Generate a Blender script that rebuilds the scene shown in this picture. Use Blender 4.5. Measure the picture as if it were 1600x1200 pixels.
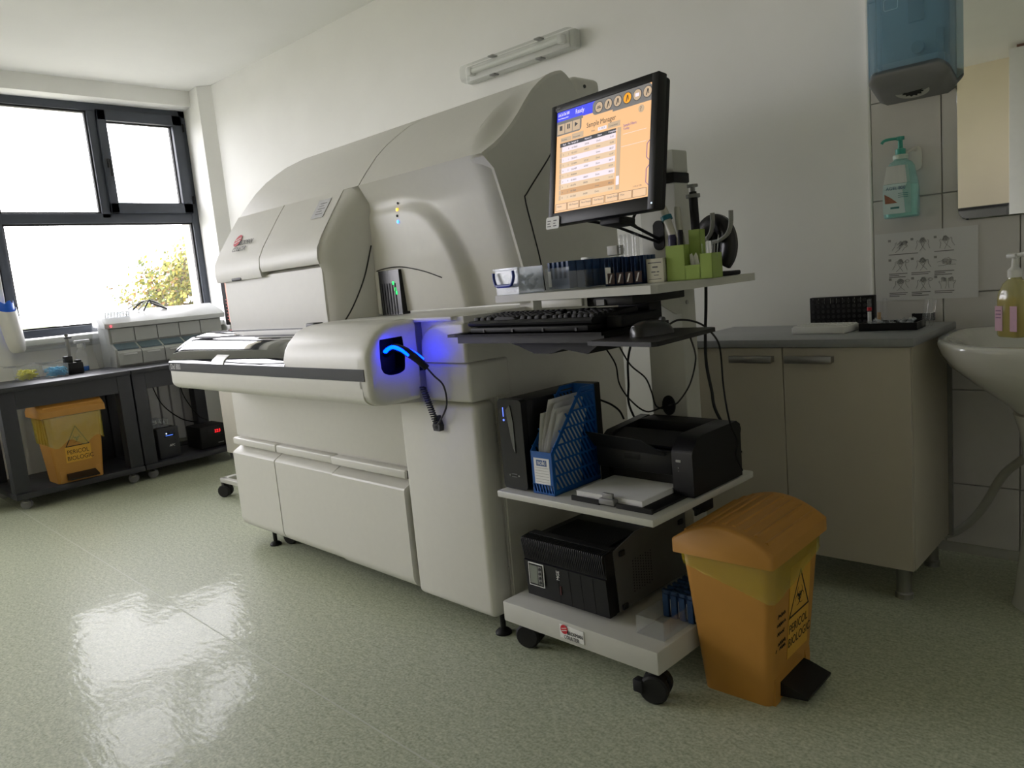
import bpy, bmesh, math, random
from mathutils import Vector, Matrix
from math import sin, cos, pi, radians, hypot, atan2
random.seed(7)
S = bpy.context.scene
C = S.collection
for _o in list(bpy.data.objects): bpy.data.objects.remove(_o)

# ------------------------------------------------------------------ camera
FPX = 1188.7; ROLL, PITCH, YAW = radians(-5.2026), radians(-7.904), radians(-43.541)
CAMZ = 1.10
_F = Vector((sin(YAW)*cos(PITCH), cos(YAW)*cos(PITCH), sin(PITCH)))
_R0 = Vector((cos(YAW), -sin(YAW), 0)); _U0 = _R0.cross(_F)
_R = _R0*cos(ROLL) + _U0*sin(ROLL); _U = -_R0*sin(ROLL) + _U0*cos(ROLL)
cd = bpy.data.cameras.new('camera'); cam = bpy.data.objects.new('camera', cd); C.objects.link(cam)
cd.sensor_width = 36; cd.lens = FPX/1600*36; cd.clip_start = .02; cd.clip_end = 500
_m = Matrix((( _R.x, _U.x, -_F.x, 0), (_R.y, _U.y, -_F.y, 0), (_R.z, _U.z, -_F.z, CAMZ), (0, 0, 0, 1)))
cam.matrix_world = _m
S.camera = cam
S.cycles.max_bounces = 16; S.cycles.diffuse_bounces = 10; S.cycles.transparent_max_bounces = 16
CAM = Vector((0, 0, CAMZ))

# ------------------------------------------------------------------ light
EXPO = 1.28
S.view_settings.view_transform = 'Standard'; S.view_settings.look = 'None'
S.view_settings.exposure = EXPO; S.view_settings.gamma = 1; S.view_settings.use_curve_mapping = False
w = bpy.data.worlds.new('overcast_sky'); S.world = w; w.use_nodes = True
_bg = w.node_tree.nodes['Background']; _bg.inputs[0].default_value = (.965, .945, 1.0, 1); _bg.inputs[1].default_value = 4.9
WX = -6.06           # plane of the window glass
def portal(name, y0, y1, z0, z1):
    l = bpy.data.lights.new(name, 'AREA'); l.shape = 'RECTANGLE'; l.size = z1-z0; l.size_y = y1-y0
    l.cycles.is_portal = True
    o = bpy.data.objects.new(name, l); C.objects.link(o)
    o.location = (WX-.30, (y0+y1)/2, (z0+z1)/2); o.rotation_euler = (0, -pi/2, 0)
portal('window_daylight_portal', 1.45, 2.92, .95, 2.65); portal('window_left_offscreen', -2.85, .78, .95, 2.65)   # the tray's gloss cover mirrors both windows and the pier between them

# ------------------------------------------------------------------ pixel -> point on a known plane
def ray(x, y): return _R*((x-800)/FPX) - _U*((y-600)/FPX) + _F
def pz(x, y, z): d = ray(x, y); return CAM + d*((z-CAMZ)/d.z)
def py(x, y, Y): d = ray(x, y); return CAM + d*(Y/d.y)
def pX(x, y, X): d = ray(x, y); return CAM + d*(X/d.x)
A0 = Vector((-1.612, 1.559, 0)); AR = radians(-2.15)
HX = Vector((cos(AR), sin(AR), 0)); HY = Vector((-sin(AR), cos(AR), 0))
def m2w(u, v, z): return A0 + HX*u + HY*v + Vector((0, 0, z))
def mv(x, y, v):
    d = ray(x, y); P = CAM + d*(((A0+HY*v)-CAM).dot(HY)/d.dot(HY)); q = P-A0; return q.dot(HX), v, P.z
def mu(x, y, u):
    d = ray(x, y); P = CAM + d*(((A0+HX*u)-CAM).dot(HX)/d.dot(HX)); q = P-A0; return u, q.dot(HY), P.z
def mz(x, y, z):
    q = pz(x, y, z)-A0; return q.dot(HX), q.dot(HY), z

# ------------------------------------------------------------------ materials
def s2l(c): return tuple((v/12.92 if v <= .04045 else ((v+.055)/1.055)**2.4) for v in c)
MATS = {}
def mat(name, col, rough=.5, metal=0, noise=0, nscale=20, bump=0, bscale=60, coat=0, coat_r=.1, emit=None, es=0, spec=.5, trans=0, stretch=None):
    if name in MATS: return MATS[name]
    m = bpy.data.materials.new(name); m.use_nodes = True; nt = m.node_tree; b = nt.nodes['Principled BSDF']
    c = (*s2l(col), 1)
    b.inputs['Base Color'].default_value = c; b.inputs['Roughness'].default_value = rough; b.inputs['Metallic'].default_value = metal
    b.inputs['Specular IOR Level'].default_value = spec
    if coat: b.inputs['Coat Weight'].default_value = coat; b.inputs['Coat Roughness'].default_value = coat_r
    if trans: b.inputs['Transmission Weight'].default_value = trans
    if emit: b.inputs['Emission Color'].default_value = (*s2l(emit), 1); b.inputs['Emission Strength'].default_value = es
    if noise or bump:
        tc = nt.nodes.new('ShaderNodeTexCoord'); src = tc.outputs['Object']
        if stretch:
            mp = nt.nodes.new('ShaderNodeMapping'); mp.inputs['Scale'].default_value = stretch
            nt.links.new(src, mp.inputs[0]); src = mp.outputs[0]
    if noise:
        n = nt.nodes.new('ShaderNodeTexNoise'); n.inputs['Scale'].default_value = nscale; n.inputs['Detail'].default_value = 5
        nt.links.new(src, n.inputs['Vector'])
        r = nt.nodes.new('ShaderNodeMapRange'); r.inputs['From Min'].default_value = .3; r.inputs['From Max'].default_value = .7
        r.inputs['To Min'].default_value = 1-noise; r.inputs['To Max'].default_value = 1+noise
        nt.links.new(n.outputs['Fac'], r.inputs['Value'])
        mx = nt.nodes.new('ShaderNodeVectorMath'); mx.operation = 'SCALE'; mx.inputs[0].default_value = c[:3]
        nt.links.new(r.outputs[0], mx.inputs['Scale']); nt.links.new(mx.outputs[0], b.inputs['Base Color'])
    if bump:
        n = nt.nodes.new('ShaderNodeTexNoise'); n.inputs['Scale'].default_value = bscale; n.inputs['Detail'].default_value = 3
        nt.links.new(src, n.inputs['Vector'])
        bp = nt.nodes.new('ShaderNodeBump'); bp.inputs['Strength'].default_value = bump; bp.inputs['Distance'].default_value = .002
        nt.links.new(n.outputs['Fac'], bp.inputs['Height']); nt.links.new(bp.outputs[0], b.inputs['Normal'])
    MATS[name] = m; return m
def clear(name, col, alpha, rough=.08, gloss=.12):
    """thin clear plastic or glass: mostly see-through, tinted, with a little body colour and gloss"""
    if name in MATS: return MATS[name]
    m = bpy.data.materials.new(name); m.use_nodes = True; nt = m.node_tree; nt.nodes.clear()
    o = nt.nodes.new('ShaderNodeOutputMaterial'); t = nt.nodes.new('ShaderNodeBsdfTransparent'); d = nt.nodes.new('ShaderNodeBsdfDiffuse')
    g = nt.nodes.new('ShaderNodeBsdfGlossy'); a = nt.nodes.new('ShaderNodeMixShader'); b = nt.nodes.new('ShaderNodeMixShader'); f = nt.nodes.new('ShaderNodeLayerWeight'); pw_ = nt.nodes.new('ShaderNodeMath'); pw_.operation = 'POWER'; pw_.inputs[1].default_value = 3
    c = s2l(col); k = nt.nodes.new('ShaderNodeMath'); k.operation = 'MULTIPLY_ADD'
    tint = tuple(1-(1-v)*min(1, alpha*1.6) for v in c)
    t.inputs[0].default_value = (*tint, 1); d.inputs[0].default_value = (*c, 1); g.inputs['Roughness'].default_value = rough
    a.inputs[0].default_value = alpha; f.inputs['Blend'].default_value = .5
    k.inputs[1].default_value = .38; k.inputs[2].default_value = gloss*.25
    L = nt.links.new; L(t.outputs[0], a.inputs[1]); L(d.outputs[0], a.inputs[2]); L(f.outputs['Facing'], pw_.inputs[0]); L(pw_.outputs[0], k.inputs[0]); L(k.outputs[0], b.inputs[0])
    L(a.outputs[0], b.inputs[1]); L(g.outputs[0], b.inputs[2]); L(b.outputs[0], o.inputs[0])
    MATS[name] = m; return m
def glow(name, col, es):
    return mat(name, tuple(v*.25 for v in col), .4, emit=col, es=es)

# ------------------------------------------------------------------ mesh helpers
def nb(): return bmesh.new()
def box(bm, x0, x1, y0, y1, z0, z1, r=0, seg=2):
    M = Matrix.Translation(((x0+x1)/2, (y0+y1)/2, (z0+z1)/2)) @ Matrix.Diagonal((abs(x1-x0), abs(y1-y0), abs(z1-z0), 1))
    g = bmesh.ops.create_cube(bm, size=1, matrix=M)
    if r:
        es = list({e for v in g['verts'] for e in v.link_edges})
        bmesh.ops.bevel(bm, geom=es, offset=r, segments=seg, affect='EDGES', profile=.5, clamp_overlap=True)
    return bm
def _ax(axis, p, a):
    return {'x': (a, p[0], p[1]), 'y': (p[0], a, p[1]), 'z': (p[0], p[1], a)}[axis]
def prism(bm, pts, axis, a, b):
    va = [bm.verts.new(_ax(axis, p, a)) for p in pts]; vb = [bm.verts.new(_ax(axis, p, b)) for p in pts]
    n = len(pts)
    for i in range(n): bm.faces.new((va[i], va[(i+1) % n], vb[(i+1) % n], vb[i]))
    bm.faces.new(va[::-1]); bm.faces.new(vb); return bm
def loft(bm, secs, closed=False, caps=False):
    rows = [[bm.verts.new(p) for p in s] for s in secs]
    for r0, r1 in zip(rows, rows[1:]):
        n = len(r0)
        for i in range(n if closed else n-1):
            j = (i+1) % n
            try: bm.faces.new((r0[i], r0[j], r1[j], r1[i]))
            except ValueError: pass
    if caps: bm.faces.new(rows[0][::-1]); bm.faces.new(rows[-1])
    return rows
def grid(bm, f, nu, nv, thick=0):
    return loft(bm, [[f(i/nu, j/nv) for j in range(nv+1)] for i in range(nu+1)])
def lathe(bm, prof, n=24, c=(0, 0, 0), sx=1, sy=1):
    secs = [[(c[0]+r*cos(2*pi*i/n)*sx, c[1]+r*sin(2*pi*i/n)*sy, c[2]+z) for i in range(n)] for r, z in prof]
    loft(bm, secs, closed=True, caps=True); return bm
def cr(pts, k=6):
    P = [Vector(p) for p in pts]; out = []
    for i in range(len(P)-1):
        a, b, c, d = P[max(i-1, 0)], P[i], P[i+1], P[min(i+2, len(P)-1)]
        for j in range(k):
            t = j/k; out.append(.5*((2*b)+(c-a)*t+(2*a-5*b+4*c-d)*t*t+(3*b-a-3*c+d)*t**3))
    out.append(P[-1]); return out
def tube(bm, pts, r, n=8, closed=False, flat=None):
    P = [Vector(p) for p in pts]; N = len(P); secs = []; nrm = None
    for i in range(N):
        t = (P[(i+1) % N]-P[i-1]) if closed else (P[min(i+1, N-1)]-P[max(i-1, 0)])
        t = t.normalized() if t.length > 1e-9 else Vector((0, 0, 1))
        if nrm is None:
            nrm = t.cross(Vector((0, 0, 1)))
            if nrm.length < .1: nrm = t.cross(Vector((1, 0, 0)))
        nrm = (nrm - t*nrm.dot(t)).normalized(); bn = t.cross(nrm)
        rr = r[i] if isinstance(r, (list, tuple)) else r
        f = flat or 1
        secs.append([P[i]+nrm*(cos(2*pi*k/n)*rr)+bn*(sin(2*pi*k/n)*rr*f) for k in range(n)])
    if closed: secs.append(secs[0])
    loft(bm, secs, closed=True, caps=not closed); return bm
def cyl(bm, p0, p1, r, n=16, r2=None):
    return tube(bm, [p0, p1], [r, r if r2 is None else r2], n)
def rrect(x0, x1, y0, y1, r, k=5):
    out = []
    for cx, cy, a in ((x1-r, y1-r, 0), (x0+r, y1-r, 90), (x0+r, y0+r, 180), (x1-r, y0+r, 270)):
        out += [(cx+r*cos(radians(a+90*i/k)), cy+r*sin(radians(a+90*i/k))) for i in range(k+1)]
    return out
def disc(bm, c, r, nrm='y', n=20):
    pts = [(c[0]+r*cos(2*pi*i/n), c[1]+r*sin(2*pi*i/n)) for i in range(n)]
    return pts
def obj(name, bm, m, parent=None, ang=38, kind=None, label=None, recalc=True):
    if recalc: bmesh.ops.recalc_face_normals(bm, faces=bm.faces)
    me = bpy.data.meshes.new(name); bm.to_mesh(me); bm.free()
    me.materials.append(m)
    me.polygons.foreach_set('use_smooth', [True]*len(me.polygons)); me.set_sharp_from_angle(angle=radians(ang)); me.update()
    o = bpy.data.objects.new(name, me); C.objects.link(o)
    if parent is not None: o.parent = parent
    if kind: o['kind'] = kind
    if label: o['label'] = label
    return o
def bx(name, m, parent, x0, x1, y0, y1, z0, z1, r=0, seg=2, **k):
    return obj(name, box(nb(), x0, x1, y0, y1, z0, z1, r, seg), m, parent, **k)
def thing(name, label, cat, loc=(0, 0, 0), rz=0, group=None):
    o = bpy.data.objects.new(name, None); C.objects.link(o); o.empty_display_size = .05
    o.location = loc; o.rotation_euler = (0, 0, rz); o['label'] = label; o['category'] = cat
    if group: o['group'] = group
    return o
def tm(name, label, cat, u=0, v=0, z=0, rz=0, group=None):
    return thing(name, label, cat, m2w(u, v, z), AR+rz, group)
def tag(o, label, cat, group=None):
    o['label'] = label; o['category'] = cat
    if group: o['group'] = group
    return o
def struct(name, bm, m, parent=None, **k):
    o = obj(name, bm, m, parent, **k)
    if parent is None: o['kind'] = 'structure'
    return o
def kids(o): return [c for c in bpy.data.objects if c.parent == o]
def dup(root, loc, rz, label=None, group=None):
    r = root.copy(); C.objects.link(r); r.location = loc; r.rotation_euler = (0, 0, rz)
    if label: r['label'] = label
    if group: r['group'] = group
    for ch in kids(root):
        c = ch.copy(); C.objects.link(c); c.parent = r
        for g in kids(ch):
            d = g.copy(); C.objects.link(d); d.parent = c
    return r
def place(o, org, ex, ey):
    ex = Vector(ex).normalized(); ey = Vector(ey); ey = (ey-ex*ey.dot(ex)).normalized(); ez = ex.cross(ey)
    o.matrix_local = Matrix(((ex.x, ey.x, ez.x, org[0]), (ex.y, ey.y, ez.y, org[1]), (ex.z, ey.z, ez.z, org[2]), (0, 0, 0, 1)))
def text(name, s, size, m, parent, org, ex, ey, align='LEFT', shear=0, ext=.0003, sx=1, space=1, line=1):
    cu = bpy.data.curves.new('t', 'FONT'); cu.body = s; cu.size = size; cu.align_x = align; cu.shear = shear; cu.extrude = ext
    cu.space_character = space; cu.space_line = line; cu.resolution_u = 3
    to = bpy.data.objects.new('t', cu); C.objects.link(to)
    me = bpy.data.meshes.new_from_object(to); bpy.data.objects.remove(to); bpy.data.curves.remove(cu)
    me.materials.clear(); me.materials.append(m)
    if sx != 1:
        for v in me.vertices: v.co.x *= sx
    o = bpy.data.objects.new(name, me); C.objects.link(o); o.parent = parent; place(o, org, ex, ey); return o
def caster(name, parent, x, y, r, m_w, m_f, top=None, rz=0, wd=.018):
    b = nb(); c, s = cos(rz), sin(rz)
    for k in (-1, 1):
        ox, oy = x - s*wd*k*.75, y + c*wd*k*.75
        p0 = (ox+s*wd*.5, oy-c*wd*.5, r); p1 = (ox-s*wd*.5, oy+c*wd*.5, r)
        tube(b, [p0, (p0[0]*.8+p1[0]*.2, p0[1]*.8+p1[1]*.2, r), (p0[0]*.2+p1[0]*.8, p0[1]*.2+p1[1]*.8, r), p1], [r*.86, r, r, r*.86], 20)
    o = obj(name, b, m_w, parent)
    h = nb(); t = top or r*2.3
    box(h, x-wd*.6, x+wd*.6, y-wd*.6, y+wd*.6, r*1.0, t)
    lathe(h, [(r*.75, r*1.35), (r*.8, r*1.6), (r*.45, r*2.0)], 14, (x, y, 0))
    obj('fork', h, m_f, o); return o
# ------------------------------------------------------------------ shared materials
wall_m = mat('wall_paint', (.93, .93, .92), .75, noise=.02, nscale=3, bump=.35, bscale=25)
cream_m = mat('cream_paint', (.91, .87, .77), .75, noise=.02, nscale=3)
ceil_m = mat('ceiling_paint', (.92, .92, .91), .8, noise=.02, nscale=2)
tile_m = mat('tile_glaze', (.80, .79, .78), .22, noise=.03, nscale=9, bump=.08, bscale=12)
grout_m = mat('grout', (.70, .70, .68), .85, noise=.05)
alu_m = mat('anthracite_frame', (.26, .28, .32), .45, noise=.03)
sill_m = mat('sill_plastic', (.85, .86, .86), .4, noise=.02)
stone_m = mat('outer_plaster', (.80, .77, .72), .85, noise=.06, nscale=14)
glass_m = clear('window_glass', (.97, .99, .98), .015, .01, .1)
shell_m = mat('instrument_shell', (.83, .825, .80), .42, noise=.012, nscale=40, bump=.12, bscale=700)
shell2_m = shell_m
panel_m = shell_m
seam_m = mat('dark_seam', (.16, .16, .16), .7, noise=.05)
blackg_m = mat('black_gloss_acrylic', (.035, .038, .045), .05, noise=.05, nscale=6, coat=1, coat_r=.02)
band_m = mat('charcoal_band', (.17, .18, .20), .3, noise=.05)
blk_m = mat('black_plastic', (.05, .05, .055), .45, noise=.08, nscale=40, bump=.06, bscale=400, spec=.35)
blk2_m = mat('black_soft_plastic', (.07, .07, .073), .6, noise=.08, nscale=40, spec=.35)
dkg_m = mat('dark_grey_plastic', (.20, .20, .21), .5, noise=.06)
gry_m = mat('grey_plastic', (.50, .50, .49), .5, noise=.04)
lgt_m = mat('light_grey_paint', (.74, .74, .71), .45, noise=.02, bump=.08, bscale=500)
wht_m = mat('white_plastic', (.88, .88, .87), .4, noise=.02)
papr_m = mat('paper_white', (.88, .88, .87), .8, noise=.02, nscale=8)
ink_m = mat('black_ink', (.06, .06, .06), .7, noise=.05)
gink_m = mat('grey_ink', (.42, .42, .42), .8, noise=.05)
red_m = mat('logo_red', (.74, .10, .16), .5, noise=.04)
stl_m = mat('brushed_steel', (.66, .66, .66), .32, 1, noise=.05, stretch=(1, 40, 1))
chr_m = mat('chrome', (.85, .85, .85), .12, 1, noise=.02)
blue_m = mat('blue_plastic', (.05, .33, .62), .4, noise=.04)
rack_m = mat('rack_blue', (.10, .24, .42), .45, noise=.06, nscale=30)
clr_m = clear('clear_plastic', (.90, .92, .94), .045, .08, .22)
clr2_m = clear('frosted_plastic', (.88, .90, .92), .17, .25, .2)
orange_m = mat('bin_orange', (.70, .50, .21), .5, noise=.03, nscale=20, bump=.06, bscale=300)
tblk_m = mat('black_laminate', (.17, .175, .20), .5, noise=.06, nscale=30)
bag_m = clear('yellow_bag', (.86, .78, .16), .30, .15, .5)
rub_m = mat('rubber', (.05, .05, .05), .7, noise=.1)

# ------------------------------------------------------------------ floor
fm = bpy.data.materials.new('vinyl_floor'); fm.use_nodes = True; nt = fm.node_tree; pb = nt.nodes['Principled BSDF']
tc = nt.nodes.new('ShaderNodeTexCoord')
mp = nt.nodes.new('ShaderNodeMapping'); mp.inputs['Rotation'].default_value = (0, 0, radians(20)); mp.inputs['Scale'].default_value = (34, 74, 1)
n1 = nt.nodes.new('ShaderNodeTexNoise'); n1.inputs['Scale'].default_value = 1; n1.inputs['Detail'].default_value = 6; n1.inputs['Roughness'].default_value = .68
n2 = nt.nodes.new('ShaderNodeTexNoise'); n2.inputs['Scale'].default_value = 130; n2.inputs['Detail'].default_value = 3
n3 = nt.nodes.new('ShaderNodeTexNoise'); n3.inputs['Scale'].default_value = 1.6
rp = nt.nodes.new('ShaderNodeValToRGB'); e = rp.color_ramp.elements
e[0].position = .34; e[0].color = (*s2l((.55, .575, .485)), 1); e[1].position = .66; e[1].color = (*s2l((.78, .80, .71)), 1)
ad = nt.nodes.new('ShaderNodeMath'); ad.operation = 'MULTIPLY_ADD'; ad.inputs[1].default_value = .45
su = nt.nodes.new('ShaderNodeMath'); su.operation = 'MULTIPLY_ADD'; su.inputs[1].default_value = .55
L = nt.links.new
L(tc.outputs['Object'], mp.inputs[0]); L(mp.outputs[0], n1.inputs['Vector']); L(tc.outputs['Object'], n2.inputs['Vector']); L(tc.outputs['Object'], n3.inputs['Vector'])
su.inputs[2].default_value = 0
L(n2.outputs['Fac'], su.inputs[0]); L(n1.outputs['Fac'], ad.inputs[0]); L(su.outputs[0], ad.inputs[2]); L(ad.outputs[0], rp.inputs[0]); L(rp.outputs[0], pb.inputs['Base Color'])
pb.inputs['Roughness'].default_value = .42
pb.inputs['Specular IOR Level'].default_value = .2
pb.inputs['Coat Weight'].default_value = .19; pb.inputs['Coat Roughness'].default_value = .06; pb.inputs['Coat IOR'].default_value = 1.42
nw = nt.nodes.new('ShaderNodeTexNoise'); nw.inputs['Scale'].default_value = 2.6; nw.inputs['Detail'].default_value = 4; nw.inputs['Roughness'].default_value = .55
L(tc.outputs['Object'], nw.inputs['Vector'])
nf = nt.nodes.new('ShaderNodeTexNoise'); nf.inputs['Scale'].default_value = 1; nf.inputs['Detail'].default_value = 3
mp2 = nt.nodes.new('ShaderNodeMapping'); mp2.inputs['Scale'].default_value = (18, 60, 1); mp2.inputs['Rotation'].default_value = (0, 0, radians(35))
L(tc.outputs['Object'], mp2.inputs[0]); L(mp2.outputs[0], nf.inputs['Vector'])
b1 = nt.nodes.new('ShaderNodeBump'); b1.inputs['Strength'].default_value = 1; b1.inputs['Distance'].default_value = .0048
b2 = nt.nodes.new('ShaderNodeBump'); b2.inputs['Strength'].default_value = .5; b2.inputs['Distance'].default_value = .0016
L(nw.outputs['Fac'], b1.inputs['Height']); L(nf.outputs['Fac'], b2.inputs['Height']); L(b1.outputs[0], b2.inputs['Normal']); L(b2.outputs[0], pb.inputs['Coat Normal'])
b3 = nt.nodes.new('ShaderNodeBump'); b3.inputs['Strength'].default_value = .25; b3.inputs['Distance'].default_value = .0006
L(nf.outputs['Fac'], b3.inputs['Height']); L(b3.outputs[0], pb.inputs['Normal'])
WY, CEIL, YF, XR = 2.941, 2.734, -3.0, 2.3
floor = struct('floor', box(nb(), -6.3, XR, YF, WY+.2, -.1, 0), fm)
sm = mat('weld_seam', (.72, .74, .68), .5, noise=.05)
p0, p1 = pz(42, 804, 0), pz(640, 1172, 0); dr = (p1-p0).normalized(); nr = Vector((-dr.y, dr.x, 0))*.0022
b = nb(); q0, q1 = p0-dr*.9, p1+dr*1.6
prism(b, [(q0+nr).to_2d()[:], (q0-nr).to_2d()[:], (q1-nr).to_2d()[:], (q1+nr).to_2d()[:]], 'z', -.001, .0006)
obj('weld_seam', b, sm, floor)

# ------------------------------------------------------------------ walls, ceiling
struct('ceiling', box(nb(), -6.3, XR+.2, YF-.2, WY+.2, CEIL, CEIL+.15), ceil_m)
wall_back = struct('wall_back', box(nb(), -6.3, XR+.2, WY, WY+.2, 0, CEIL), wall_m)
struct('wall_front', box(nb(), -6.3, XR+.2, YF-.2, YF, 0, CEIL), cream_m)
struct('wall_right', box(nb(), XR, XR+.2, YF, WY, 0, CEIL), wall_m)
PF = -5.86
b = nb()
W1, W2 = (1.47, 2.893), (-2.8, .74); SZ, HZ = .985, 2.62
prism(b, [(WX-.24, SZ), (WX-.24, -.05), (-5.90, -.05), (-5.90, SZ-.02), (WX, SZ-.02)], 'y', YF, WY)   # spandrel
box(b, WX-.24, PF, YF, WY, HZ, CEIL)                                                                   # lintel beam
prism(b, [(WX-.24, W2[1]), (WX, W2[1]), (PF, W2[1]+.05), (PF, 1.42), (WX, W1[0]), (WX-.24, W1[0])], 'z', .9, HZ)
prism(b, [(WX-.24, YF), (PF, YF), (PF, W2[0]-.05), (WX, W2[0]), (WX-.24, W2[0])], 'z', .9, HZ)
prism(b, [(-5.90, YF), (PF, YF), (PF, W2[0]-.05), (-5.90, W2[0]-.05)], 'z', 0, .9)
prism(b, [(-5.90, W2[1]+.05), (PF, W2[1]+.05), (PF, 1.40), (-5.90, 1.40)], 'z', 0, .9)
struct('wall_left', b, wall_m)
b = nb(); prism(b, [(-6.3, 2.895), (WX, 2.893), (-5.70, 2.858), (-5.622, 2.945), (-5.622, 3.0), (-6.3, 3.0)], 'z', 0, CEIL-.002)
struct('trim_1', b, wall_m)                                                                            # corner pier
b = nb(); box(b, WX-.26, WX-.02, W1[1]-.012, W1[1]+.05, SZ, HZ); box(b, WX-.26, WX-.02, W1[0], W1[1], HZ-.012, HZ+.02)
struct('trim_2', b, stone_m)                                                                           # outer reveal

def window(name, y0, y1, z0, z1, xg, mull, transom):
    """frame with a fixed light beside a small opening sash above a wide lower light"""
    fr = nb(); fw, d0, d1 = .055, xg-.035, xg+.035
    box(fr, d0, d1, y0, y1, z0, z0+fw, .004); box(fr, d0, d1, y0, y1, z1-fw, z1, .004)
    box(fr, d0, d1, y0, y0+fw, z0, z1, .004); box(fr, d0, d1, y1-fw, y1, z0, z1, .004)
    t = struct(name, fr, alu_m)
    bx('transom_bar', alu_m, t, d0, d1, y0+fw, y1-fw, transom-.035, transom+.035, .004)
    bx('mullion_bar', alu_m, t, d0, d1, mull-.03, mull+.03, transom, z1-fw, .004)
    for a0, a1, c0, c1 in ((y0+fw, y1-fw, z0+fw, transom-.035), (y0+fw, mull-.03, transom+.035, z1-fw), (mull+.085, y1-.115, transom+.105, z1-.115)):
        bx('pane', glass_m, t, xg-.004, xg+.004, a0, a1, c0, c1)
        g = nb()
        for (e0, e1, h0, h1) in ((a0, a1, c0, c0+.012), (a0, a1, c1-.012, c1), (a0, a0+.012, c0, c1), (a1-.012, a1, c0, c1)):
            box(g, xg-.014, xg+.016, e0, e1, h0, h1)
        obj('glazing_bead', g, seam_m, t)
    s = nb(); a0, a1, c0, c1 = mull+.03, y1-fw*.8, transom+.035, z1-fw*.8
    for (e0, e1, h0, h1) in ((a0, a1, c0, c0+.075), (a0, a1, c1-.075, c1), (a0, a0+.06, c0, c1), (a1-.075, a1, c0, c1)):
        box(s, xg-.03, xg+.058, e0, e1, h0, h1, .004)
    so = obj('sash', s, alu_m, t)
    h = nb(); box(h, xg+.058, xg+.07, a0+.018, a0+.042, (c0+c1)/2-.045, (c0+c1)/2+.02, .003); box(h, xg+.07, xg+.10, a0+.02, a0+.036, (c0+c1)/2-.01, (c0+c1)/2+.01, .003); box(h, xg+.085, xg+.10, a0+.02, a0+.036, (c0+c1)/2-.11, (c0+c1)/2, .003)
    obj('sash_handle', h, blk_m, so)
    for zz in (c0+.07, c1-.12):
        hg = nb(); cyl(hg, (xg+.062, a1+.006, zz), (xg+.062, a1+.006, zz+.06), .008, 10); obj('hinge', hg, blk_m, so)
    bx('sill', sill_m, t, xg+.03, -5.80, y0-.06, y1+.02, SZ-.045, SZ-.005, .006)
    bx('outer_sill', sill_m, t, xg-.32, xg-.03, y0, y1, SZ-.02, SZ-.005)
    return t
window('window_1', W1[0], W1[1], SZ, HZ, WX, 2.20, 1.80)
window('window_2', W2[0], W2[1], SZ, HZ, WX, .05, 1.80)
b = nb(); box(b, -5.90, -5.888, YF, WY, .9, .925, .003); struct('trim_3', b, sill_m)                   # cable duct under the sill

# tiles on the back wall beside the basin: every tile its own piece
XT0 = -.931; TW, TH = .2225, .335; G = .0035
b = nb(); box(b, XT0, .62, WY-.006, WY+.01, 0, 2.25); obj('grout_bed', b, grout_m, wall_back)
tb = nb(); box(tb, -TW/2+G/2, TW/2-G/2, -.012, .0, -TH/2+G/2, TH/2-G/2, .0015, 1); tile0 = obj('tile', tb, tile_m, wall_back)
first = True
for i in range(7):
    for k in range(7):
        zc = .246-TH/2+k*TH; xc = XT0+TW*(i+.5)
        if zc-TH/2 < 0:
            o = bx('tile', tile_m, wall_back, xc-TW/2+G/2, xc+TW/2-G/2, WY-.017, WY-.005, .03, .246-G/2, .0015, 1); continue
        o = tile0 if first else tile0.copy()
        if not first: C.objects.link(o)
        first = False; o.parent = wall_back; o.location = (xc, WY-.005, zc)
b = nb(); box(b, XT0-.010, XT0, WY-.018, WY, 0, 2.25, .002); struct('trim_4', b, mat('tile_edge', (.88, .88, .86), .4, noise=.03))
b = nb(); prism(b, [(WY-.014, 0), (WY-.032, 0), (WY-.03, .012), (WY-.014, .03)], 'x', XT0, XR); struct('baseboard_back', b, mat('cove_base', (.60, .60, .56), .5, noise=.05))
b = nb(); box(b, -5.62, XT0-.012, WY-.008, WY+.01, 0, .075, .002); struct('baseboard_left', b, mat('cove_green', (.40, .43, .36), .5, noise=.05))

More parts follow.
